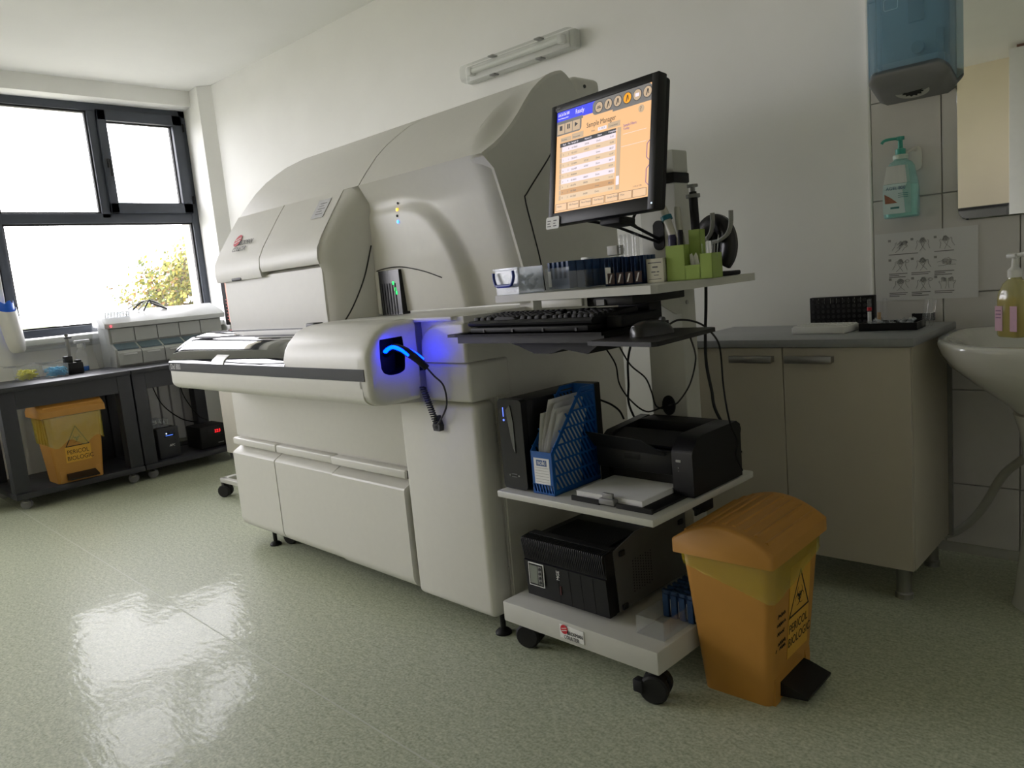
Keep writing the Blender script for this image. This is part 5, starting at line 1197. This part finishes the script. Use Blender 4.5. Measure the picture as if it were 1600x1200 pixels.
# black foam rack leaning upright on the wall side
c0, c1, c2 = py(1266, 503, 2.80), py(1366, 500, 2.80), py(1266, 466, 2.80)
fk = thing('foam_rack', 'black foam tube rack standing upright at the back of the counter', 'rack', ((c0.x+c1.x)/2, 2.80, ZC)); fw = (c1.x-c0.x)/2; fh = c2.z-ZC
b = nb(); box(b, -fw, fw, -.0, .03, 0, fh, .003); obj('block', b, blk_m, fk)
b = nb()
for i in range(12):
    for j in range(5):
        x = -fw+.013+i*(2*fw-.026)/11; z = .014+j*(fh-.028)/4; tube(b, [(x, -.002, z), (x, .001, z)], .0062, 8)
obj('holes', b, mat('hole_rim', (.13, .13, .135), .6, noise=.1), fk)
b = nb()
for i in range(9): box(b, -fw+.012+.021*i, -fw+.0135+.021*i, -.001, .0, fh-.022, fh-.004)
obj('white_ticks', b, gry_m, fk)
# black tray with caps and tubes
d0, d1, d2 = pz(1338, 519, ZC), pz(1434, 514, ZC), pz(1462, 499, ZC)
bt = thing('instrument_tray', 'shallow black tray with loose clear caps on the grey counter', 'tray', ((d0.x+d1.x)/2, (d0.y+d1.y)/2+.05, ZC), radians(2)); tw = (d1.x-d0.x)/2+.004
b = nb(); box(b, -tw, tw, -.05, .06, 0, .004)
for q in ((-tw, tw, -.05, -.047), (-tw, tw, .057, .06), (-tw, -tw+.003, -.05, .06), (tw-.003, tw, -.05, .06)): box(b, *q, 0, .024)
obj('tray', b, blk_m, bt)
b = nb(); rr = random.Random(9)
for i in range(70):
    x = rr.uniform(-tw+.02, tw-.015); c = Vector((x, rr.uniform(-.035, .045), rr.uniform(.008, .03)*(1 if abs(x) > .02 else .8))); d = Vector((rr.gauss(0, 1), rr.gauss(0, 1), rr.gauss(0, .6))).normalized()*.006; tube(b, [c-d, c+d], .0045, 6)
obj('loose_caps', b, clr2_m, bt, kind='stuff')
bh = thing('small_tray', 'little black tray on the counter corner beside the long black tray', 'tray', (d2.x-.02, d2.y-.01, ZC))
b = nb(); box(b, -.045, .022, -.03, .04, 0, .003)
for q in ((-.045, .022, -.03, -.027), (-.045, .022, .037, .04), (-.045, -.042, -.03, .04), (.019, .022, -.03, .04)): box(b, *q, 0, .026)
obj('tray', b, blk_m, bh)
def ttube(px, ptop, Y, lab, m, capm=None, grp=None, lean=0):
    p = py(px, ptop, Y); h = p.z-ZC-.006; t = thing('test_tube', lab, 'tube', (p.x, Y, ZC+.006), 0, grp)
    b = nb(); tube(b, [(0, 0, 0), (lean*.1, 0, h*.1), (lean, 0, h)], [.004, .0065, .0065], 12); obj('tube_wall', b, clr_m, t)
    if m: b = nb(); tube(b, [(lean*.08, 0, h*.08), (lean*.55, 0, h*.55)], .0058, 10); obj('contents', b, m, t)
    if capm: b = nb(); tube(b, [(lean*.60, 0, h*.60), (lean*.72, 0, h*.72)], .0072, 10); obj('band', b, capm, t)
ttube(1358, 468, 2.66, 'test tube with a red band standing in the long black tray', wht_m, red_m)
ttube(1373, 470, 2.68, 'test tube with straw coloured contents standing in the long black tray', mat('straw', (.72, .58, .40), .5, noise=.05))
ttube(1381, 466, 2.665, 'empty clear test tube leaning in the long black tray', None, None, None, .004)
for k, px in enumerate((1442, 1448, 1454)): ttube(px, 466+k, 2.655+.01*k, 'thin clear tube leaning in the little black corner tray', None, None, 'tubes in the corner tray', .012)

# ------------------------------------------------------------------ wash basin
por = mat('porcelain', (.82, .82, .80), .12, noise=.01, coat=.6, coat_r=.05)
ws = thing('wash_basin', 'white porcelain pedestal wash basin on the tiled wall', 'basin', (0, 0, 0))
BXc, BY0, BYb, BW = -.332, 2.285, 2.922, .320
def rim(f, z, fy=None, inset_=0):
    fy = fy or f; out = []
    for i in range(48):
        a = 2*pi*i/48; ca, sa = cos(a), sin(a); x = BXc+(BW-inset_)*f*math.copysign(abs(ca)**.8, ca)
        y = (BYb-.20)-(BYb-.20-BY0-inset_)*fy*abs(sa)**.85 if sa < 0 else (BYb-.20)+(.20-inset_*(1.5 if inset_ else 0))*(fy if f < 1 else 1)*min(1, abs(sa)**.55)
        out.append((x, y, z))
    return out
b = nb()
loft(b, [rim(.30, .50, .34), rim(.36, .56, .42), rim(.52, .615, .58), rim(.74, .675, .78), rim(.90, .725, .92), rim(.98, .765, .985), rim(1, .788), rim(1, .797), rim(.985, .803, .985), rim(.95, .803, .95, .012), rim(.92, .79, .92, .04), rim(.80, .73, .78, .06), rim(.5, .68, .45, .07), rim(.1, .675, .1)], closed=True, caps=True)
obj('bowl', b, por, ws, 60)
b = nb(); secs = []
for rx, ry, z in ((.118, .105, 0), (.112, .10, .03), (.088, .082, .25), (.086, .08, .42), (.10, .09, .53), (.115, .10, .58)): secs.append([(BXc+rx*cos(2*pi*i/32), 2.585+ry*sin(2*pi*i/32), z) for i in range(32)])
loft(b, secs, closed=True, caps=True); obj('pedestal', b, por, ws)
b = nb(); lathe(b, [(.026, .80), (.022, .83), (.018, .90), (.016, .905)], 16, (BXc, 2.86, 0)); tube(b, cr([(BXc, 2.86, .89), (BXc, 2.80, .905), (BXc, 2.73, .89), (BXc, 2.715, .875)], 5), .011, 10); box(b, BXc-.01, BXc+.01, 2.82, 2.9, .91, .925, .003); obj('tap', b, chr_m, ws)
hs = nb(); e0, e1 = py(1474, 842, 2.83), py(1592, 716, 2.74)
tube(hs, cr([(-.80, 2.87, .075), (e0.x, 2.83, .085), (e0.x+.06, 2.83, .12), (e0.x+.12, 2.815, .20), (e1.x-.05, 2.77, .33), (e1.x, 2.74, .39), (e1.x+.035, 2.70, .425), (-.385, 2.642, .44)], 8), .0135, 10)
tag(obj('waste_hose', hs, mat('hose_grey', (.66, .66, .64), .4, noise=.04)), 'grey flexible waste hose running from the basin down behind the cabinet', 'hose')
# soap bottle on the basin rim
sq = pz(1583, 526, .803); so_ = thing('soap_bottle', 'yellow liquid soap bottle with white pump and pink label on the basin', 'bottle', (sq.x+.004, sq.y-.0, .8035), radians(-35))
b = nb(); secs = []
for sx_, sy_, z in ((.038, .026, 0), (.042, .030, .006), (.042, .030, .105), (.040, .028, .125), (.028, .022, .152), (.015, .015, .165), (.015, .015, .172)): secs.append([(x, y, z) for x, y in rrect(-sx_, sx_, -sy_, sy_, min(sx_, sy_)*.6, 4)])
loft(b, secs, closed=True, caps=True); obj('bottle', b, clear('soap_clear', (.86, .84, .60), .35, .1, .2), so_)
b = nb(); secs = []
for sx_, sy_, z in ((.0365, .0245, .002), (.040, .028, .008), (.040, .028, .112)): secs.append([(x, y, z) for x, y in rrect(-sx_, sx_, -sy_, sy_, sy_*.6, 4)])
loft(b, secs, closed=True, caps=True); obj('soap_liquid', b, mat('soap_yellow', (.80, .70, .10), .2, noise=.03), so_)
pk = mat('pink_label', (.82, .66, .74), .5, noise=.06, nscale=50)
bx('label', pk, so_, -.037, -.012, -.0312, -.0302, .018, .09); bx('label', pk, so_, .014, .037, -.0312, -.0302, .018, .09)
b = nb()
for k in range(3): box(b, -.034, -.016, -.0318, -.0312, .055+.010*k, .058+.010*k)
obj('label_print', b, mat('mauve_print', (.58, .42, .55), .6, noise=.05), so_)
b = nb(); lathe(b, [(.018, .170), (.018, .190), (.009, .20), (.007, .225)], 16); box(b, -.020, .012, -.012, .012, .224, .237, .004); tube(b, [(.0, 0, .231), (.03, 0, .234), (.06, 0, .232), (.066, 0, .224)], .0055, 8); obj('pump', b, wht_m, so_)

# ------------------------------------------------------------------ things on the tiled wall
YT = WY-.0175
pt = [py(1368.5, 372, YT), py(1531, 354, YT), py(1531, 464, YT), py(1369, 478.5, YT)]
po = thing('hand_washing_poster', 'white laminated hand washing instruction sheet taped to the tiles', 'poster', (pt[3].x, YT, pt[2].z)); pw = pt[1].x-pt[0].x; phh = (pt[0].z+pt[1].z)/2-(pt[2].z+pt[3].z)/2
bx('sheet', mat('laminated', (.82, .82, .82), .3, noise=.02, nscale=6), po, 0, pw, -.0022, -.0006, 0, phh, .0)
rr = random.Random(4)
for r_ in range(3):
    for c_ in range(3):
        ox = pw*(.145+.225*c_); oz = phh*(.66-.285*r_); W_, H_ = .052, .043; i = r_*3+c_
        b = nb(); lines = []
        def L_(pts): lines.append([(ox+.012+W_*x, -.0026, oz+.012+H_*z) for x, z in pts])
        def palm(cx, cz, s, flip=1, fingers=4, ang=0):
            P = [(-.16, -.5), (-.2, -.1), (-.36, .15), (-.30, .22), (-.15, .10)]
            for f in range(fingers):
                x0 = -.15+.10*f; P += [(x0, .45+.07*sin(f+.6)), (x0+.05, .50+.07*sin(f+.6)), (x0+.085, .14)]
            P += [(.24, -.1), (.17, -.5)]; a = radians(ang)
            L_([(cx+s*(flip*x*cos(a)-z*sin(a)), cz+s*(flip*x*sin(a)+z*cos(a))*1.15) for x, z in P])
        if i == 8: palm(.28, .45, .75); palm(.75, .45, .75, -1)
        elif i == 5: palm(.35, .5, .8, 1, 4, -80); palm(.65, .55, .8, -1, 4, 80)
        elif i == 0: palm(.35, .45, .8, 1, 4, -40); L_([(.3, .35), (.5, .55), (.7, .62), (.95, .8)]); palm(.7, .5, .7, -1, 4, -30)
        else: palm(.35, .5, .85, 1, 4, -35+10*(i % 3)); palm(.62, .52, .85, -1, 4, 35-12*(i % 2))
        if i in (3, 6, 7): L_([(.92+.12*cos(t*.7), .82+.12*sin(t*.7)) for t in range(10)])
        for l in lines: tube(b, l, .00055, 4)
        obj('hand_drawing', b, mat('pale_ink', (.52, .52, .52), .8, noise=.05), po)
        bx('step_mark', mat('mark_grey', (.55, .55, .54), .7, noise=.04), po, ox-.001, ox+.008, -.0026, -.002, oz+.050, oz+.058)
        b = nb()
        for q in range((1, 1, 1, 3, 2, 3, 3, 3, 2)[i]): box(b, ox, ox+(.095 if i == 0 else .060)*(1 if q == 0 else .55+.35*((i+q) % 2)), -.0026, -.002, oz+.004-.0058*q, oz+.0066-.0058*q)
        if i != 1: obj('caption_print', b, gink_m, po)
        else: b.free()

# paper towel dispenser
YD = 2.80
g0, g1 = py(1351, 60, YD), py(1481, 60, YD); gb = py(1400, 158, YD)
dsp = thing('towel_dispenser', 'translucent blue paper towel dispenser with grey base on the tiles', 'dispenser', (g0.x, WY-.018, py(1352, 150, YD).z)); dw_ = g1.x-g0.x; dd_ = WY-.018-YD
bl_m = clear('dispenser_blue', (.40, .66, .78), .24, .1, .3)
def dring(z, ins=0, fr=1): return [(x, y, z) for x, y in [(ins, 0)] + [(ins, -dd_*fr+.035)] + [(ins+.03*(1-cos(radians(t))), -dd_*fr+.035-.035*sin(radians(t))) for t in range(18, 91, 18)] + [(dw_-ins-.03*(1-cos(radians(t))), -dd_*fr+.035-.035*sin(radians(t))) for t in range(90, 17, -18)] + [(dw_-ins, -dd_*fr+.035), (dw_-ins, 0)]]
def low(P, z0, z1): return [(x, y, z0+(z1-z0+.030*(1-(2*x/dw_-1)**2))*min(1, -y/dd_)**1.2) for x, y, z in P]
b = nb(); loft(b, [low(dring(0), .0, .045), dring(.12), dring(.30), dring(.36, .004, .97), dring(.385, .015, .85)]); b.faces.new([b.verts.new(p) for p in dring(.385, .015, .85)]); obj('cover', b, bl_m, dsp)
b = nb(); loft(b, [dring(.09, .02, .86), dring(.37, .02, .84)]); obj('cover_inner', b, clear('dispenser_inner', (.45, .68, .78), .10, .2, .1), dsp)
gb_ = mat('dispenser_grey', (.50, .50, .50), .45, noise=.04)
b = nb(); box(b, .004, dw_-.004, -.012, 0, -.01, .38, .004); obj('back_plate', b, mat('plate_pale', (.70, .74, .76), .5, noise=.04), dsp)
b = nb(); r0_ = low(dring(0), .0, .045); r1_ = low(dring(0, .006, .96), -.012, .036); r2_ = low(dring(0, .03, .80), -.026, .012)
rr_ = loft(b, [[(x, y, z+.010) for x, y, z in r0_], r0_, r1_, r2_]); b.faces.new(rr_[-1]); bs_ = obj('base', b, gb_, dsp)
def und(x, y): return -.026+(.038+.030*(1-(2*x/dw_-1)**2))*min(1, -y/dd_)**1.2
b = nb(); pr1 = [(dw_*.5+.052*cos(2*pi*i/28), -dd_*.45+.034*sin(2*pi*i/28)) for i in range(28)]
loft(b, [[(x, y, und(x, y)+.003) for x, y in pr1], [(x, y, und(x, y)-.004) for x, y in pr1]], closed=True, caps=True); mo_ = obj('mouth_ring', b, mat('mouth_white', (.74, .74, .72), .5, noise=.04), bs_)
b = nb(); P = []
for i in range(24):
    a = 2*pi*i/24; r = 1 if i % 2 else .74; P.append((dw_*.5+.034*r*cos(a), -dd_*.43+.022*r*sin(a)))
loft(b, [[(x, y, und(x, y)-.002) for x, y in P], [(x, y, und(x, y)-.0055) for x, y in P]], closed=True, caps=True); obj('mouth_opening', b, ink_m, mo_)
b = nb(); box(b, dw_*.42, dw_*.62, -.02, -.012, .22, .36, .004); cyl(b, (dw_*.55, -.035, .135), (dw_*.55, -.012, .135), .02, 14); box(b, dw_*.78, dw_*.86, -.03, -.012, .05, .18, .004); obj('inner_fittings', b, mat('fitting', (.62, .66, .68), .5, noise=.05), dsp)
b = nb(); tube(b, [(x, -dd_-.0008, z) for x, z in rrect(dw_*.25, dw_*.42, .25, .285, .006, 3)], .0012, 5, True); obj('badge_outline', b, clear('badge', (.80, .88, .92), .7), dsp)
b = nb(); cyl(b, (dw_-.06, -dd_*.5, und(dw_-.06, -dd_*.5)-.001), (dw_-.06, -dd_*.5, und(dw_-.06, -dd_*.5)+.002), .003, 8); obj('base_hole', b, ink_m, dsp)

# hand gel on a wall hook
YG = 2.875
h0 = py(1409, 340, YG); ht = py(1405, 213, YG); sc_g = (ht.z-h0.z)/.300
gl = thing('hand_gel_bottle', 'turquoise hand gel pump bottle hanging on the tiles under the dispenser', 'bottle', (h0.x, YG, h0.z), radians(8)); gl.scale = (1, 1, 1)
k = sc_g; gel_m = clear('gel_teal', (.70, .90, .88), .30, .12, .3)
def gsec(sx_, sy_, z): return [(x*k, y*k, z*k) for x, y in rrect(-sx_, sx_, -sy_, sy_, min(sx_, sy_)*.75, 5)]
b = nb(); loft(b, [gsec(.056, .034, 0), gsec(.060, .038, .006), gsec(.061, .039, .10), gsec(.058, .037, .125), gsec(.046, .030, .19), gsec(.036, .026, .205), gsec(.022, .02, .212), gsec(.021, .02, .222)], closed=True, caps=True); obj('bottle', b, gel_m, gl)
b = nb(); loft(b, [gsec(.052, .030, .006), gsec(.055, .033, .12)], closed=True, caps=True); obj('gel', b, mat('gel_fill', (.72, .92, .90), .25, noise=.02), gl)
b = nb(); rows_ = []
def gw(z): return .061 if z < .1 else (.061-.003*(z-.1)/.025 if z < .125 else .058-.012*(z-.125)/.065)
for z, in ((.016,), (.06,), (.10,), (.125,)): rows_.append([((-gw(z)*.95+gw(z)*1.55*i/8)*k, -(.0398-.006*(abs(i-3.2)/5)**3)*k, z*k) for i in range(9)])
loft(b, rows_); lg = obj('front_label', b, mat('gel_label', (.80, .88, .89), .4, noise=.03), gl, recalc=False)
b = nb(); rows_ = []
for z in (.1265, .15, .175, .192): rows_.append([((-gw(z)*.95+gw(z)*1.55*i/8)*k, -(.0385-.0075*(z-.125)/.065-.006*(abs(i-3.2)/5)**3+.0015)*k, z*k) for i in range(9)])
loft(b, rows_); obj('neck_sheet', b, mat('pale_streaked', (.84, .85, .85), .35, noise=.06, nscale=70, stretch=(1, 1, .1)), gl, recalc=False)  # pale sheet with upright streaks over the bottle shoulder
text('lettering', 'AGEL 800', .0165*k, mat('gel_text', (.18, .42, .58), .5, noise=.04), lg, (-.046*k, -.0412*k, .104*k), (1, 0, 0), (0, 0, 1), sx=.95)
b = nb(); prism(b, [(-.05*k, .055*k), (-.008*k, .055*k), (-.03*k, .075*k), (-.052*k, .090*k)], 'y', -.0405*k, -.0395*k); obj('label_picture', b, mat('hand_brown', (.60, .40, .32), .6, noise=.12, nscale=60), lg)
b = nb()
for q in range(3): box(b, -.005*k, .028*k, -.0405*k, -.0395*k, (.088-.007*q)*k, (.0898-.007*q)*k)
box(b, -.032*k, -.002*k, -.0410*k, -.0400*k, .034*k, .041*k); obj('label_print', b, mat('teal_print', (.22, .48, .50), .6, noise=.04), lg)
b = nb(); lathe(b, [(.026*k, .216*k), (.027*k, .228*k), (.024*k, .232*k)], 18); obj('collar', b, mat('collar_pale', (.78, .84, .80), .5, noise=.03), gl)
b = nb(); tl_ = mat('pump_teal', (.25, .62, .56), .4, noise=.04)
lathe(b, [(.018*k, .232*k), (.018*k, .252*k), (.009*k, .256*k), (.008*k, .285*k), (.014*k, .286*k), (.014*k, .298*k)], 16); tube(b, cr([(0, 0, .292*k), (-.03*k, -.008, .293*k), (-.052*k, -.012, .290*k), (-.062*k, -.014, .280*k)], 5), .0055*k, 8); obj('pump', b, tl_, gl)
hk = thing('wall_hook', 'white ring hook on the tiles carrying the hand gel bottle', 'hook', (h0.x+.035, WY-.0185, h0.z+.225*k))
b = nb(); prism(b, rrect(-.018, .018, -.05, .03, .015, 4), 'y', -.006, 0); tube(b, cr([(.0, -.005, .02), (-.005, -.02, .022), (-.02, -.035, .012), (-.03, -.042, -.002)], 5), .006, 8); obj('hook', b, mat('hook_white', (.82, .81, .78), .45, noise=.03), hk)

# mirror with a rounded corner and polished edge
mi = thing('wall_mirror', 'frameless wall mirror with rounded corners above the wash basin', 'mirror', (0, 0, 0))
m0, m1 = py(1501, 342, YT-.01), py(1491, 0, YT-.01); MX0, MZ0 = (m0.x+m1.x)/2-.004, m0.z-.006
b = nb(); prism(b, rrect(MX0, MX0+.62, MZ0, MZ0+.90, .035, 6), 'y', YT-.001, YT-.006); obj('backing', b, mat('mirror_edge', (.55, .57, .57), .3, noise=.04), mi)
b = nb(); P0 = rrect(MX0, MX0+.62, MZ0, MZ0+.90, .035, 6); P1 = rrect(MX0+.003, MX0+.617, MZ0+.004, MZ0+.896, .033, 6)
loft(b, [[(x, YT-.006, z) for x, z in P0], [(x, YT-.010, z) for x, z in P1]], closed=True); b.faces.new([b.verts.new((x, YT-.010, z)) for x, z in P1]); obj('glass', b, mat('mirror_silver', (.93, .93, .92), .012, 1, noise=.003), mi, 20)

# ------------------------------------------------------------------ furniture across the room, seen in the mirror
YMr = 2*(YT-.010)
def refl(x, y, Y): q = py(x, y, YMr-Y); return q.x, q.z
wx_, wz_ = refl(1576, 76, -2.35)
wd = thing('tall_cupboard', 'tall white cupboard against the far cream wall, seen in the mirror', 'cupboard', (0, 0, 0))
bx('carcass', wht_m, wd, wx_, wx_+.9, -2.98, -2.37, .06, wz_, .003)
for k in range(2): d = bx('door', wht_m, wd, wx_+.004+.449*k, wx_+.447+.449*k, -2.37, -2.35, .07, wz_-.004, .003); bx('handle', stl_m, d, wx_+.41+.06*k, wx_+.42+.06*k, -2.345, -2.335, 1.0, 1.2, .002)
bx('plinth', dkg_m, wd, wx_+.02, wx_+.88, -2.95, -2.40, 0, .06)
bx_, bz_ = refl(1592, 70, -2.6)
wb = thing('wooden_crate', 'brown wooden crate stored on top of the tall white cupboard', 'crate', (0, 0, 0)); wood = mat('brown_wood', (.42, .28, .20), .6, noise=.15, nscale=8, stretch=(1, 1, 12))
for k in range(3): bx('board', wood, wb, bx_, bx_+.5, -2.9, -2.5, wz_+.003+.12*k, wz_+.118+.12*k, .003)
gx, gz = refl(1530, 322, -2.45)
gc = thing('grey_cupboard', 'low grey cupboard against the far cream wall, seen in the mirror', 'cupboard', (0, 0, 0))
bx('carcass', mat('cup_grey', (.42, .42, .42), .5, noise=.04), gc, wx_-1.5, wx_-.02, -2.98, -2.47, .05, gz-.02, .003); bx('top', dkg_m, gc, wx_-1.51, wx_-.015, -2.99, -2.45, gz-.02, gz, .003); bx('plinth', dkg_m, gc, wx_-1.48, wx_-.04, -2.95, -2.5, 0, .05)
for k in range(3): bx('door', mat('cup_grey', (.4, .4, .4)), gc, wx_-1.495+.49*k, wx_-1.01+.49*k, -2.47, -2.45, .06, gz-.03, .003)

# ------------------------------------------------------------------ cables around the cart
def cable(lab, P, r=.0030, m=blk2_m, sm=8):
    b = nb(); tube(b, cr([m2w(*p) for p in P], sm), r, 7); tag(obj('cable', b, m), lab, 'cable')
cable('black cable drooping from under the monitor to the post opening', [(.30, .13, 1.248), mv(905, 343, .18), mv(955, 352, .26), mv(1000, 368, .34), (q1_[0], PV0-.002, q1_[2]-.02)], .0042)
cable('second black cable from the monitor curving into the post opening', [mv(960, 335, .15), mv(975, 345, .22), mv(1000, 358, .32), (q1_[0], PV0-.002, q1_[2]-.01)], .0045)
cable('short black cable hanging straight down from the monitor bracket', [mv(995, 330, .16), mv(990, 340, .22), mv(989, 348, .27), mv(996, 356, .31)], .0038)
def pc_(pts, v): return [mv(x, y, v) for x, y in pts]
cable('thick black cable hanging straight down from the top shelf to the printer', [mv(1103, 446, .42)] + pc_(((1103, 480), (1102, 530), (1104, 570), (1112, 610), (1120, 645)), .42) + [(.60, .43, .55)], .0045)
cable('mouse cable hanging off the tray wing down to the printer side', [(.650, .012, .952)] + [mv(1060, 500, .10), mv(1090, 504, .16), mv(1112, 520, .20)] + pc_(((1125, 545), (1130, 600)), .38) + [mu(1136, 640, .640), mu(1143, 668, .636), mu(1152, 690, .640), mu(1150, 712, .636), mu(1160, 735, .640)], .0026)
cable('thin cable looping from the tray back towards the post', [mv(1079, 528, .10)] + pc_(((1087, 560), (1078, 600), (1060, 628), (1050, 632)), .33) + [(q2_[0], PV0-.004, q2_[2])], .0024)
cable('thin black cable running from the tray down behind the printer', pc_(((947, 545), (962, 570), (968, 600), (985, 625), (1010, 643)), .28) + [mv(1035, 636, .37)], .0024)
cable('thin black cable crossing in front of the post to its lower opening', pc_(((967, 540), (985, 570), (1008, 590), (1018, 612), (1026, 635)), .30) + [(q2_[0], PV0-.004, q2_[2]-.01)], .0024)
cable('thick black cable hanging behind the tray between analyzer and post', pc_(((985, 541), (981, 565), (982, 600), (984, 636)), .398) + [(.30, .402, .56)], .0036)
cable('black cable from the magazine file side to behind the printer', pc_(((938, 625), (955, 632), (968, 642), (975, 655)), .31), .0032)
cable('grey plug lead at the right rear of the printer', [mv(1150, 663, .395), mv(1156, 668, .42), mv(1154, 685, .43), mv(1150, 705, .42), mv(1148, 690, .40)], .0026)
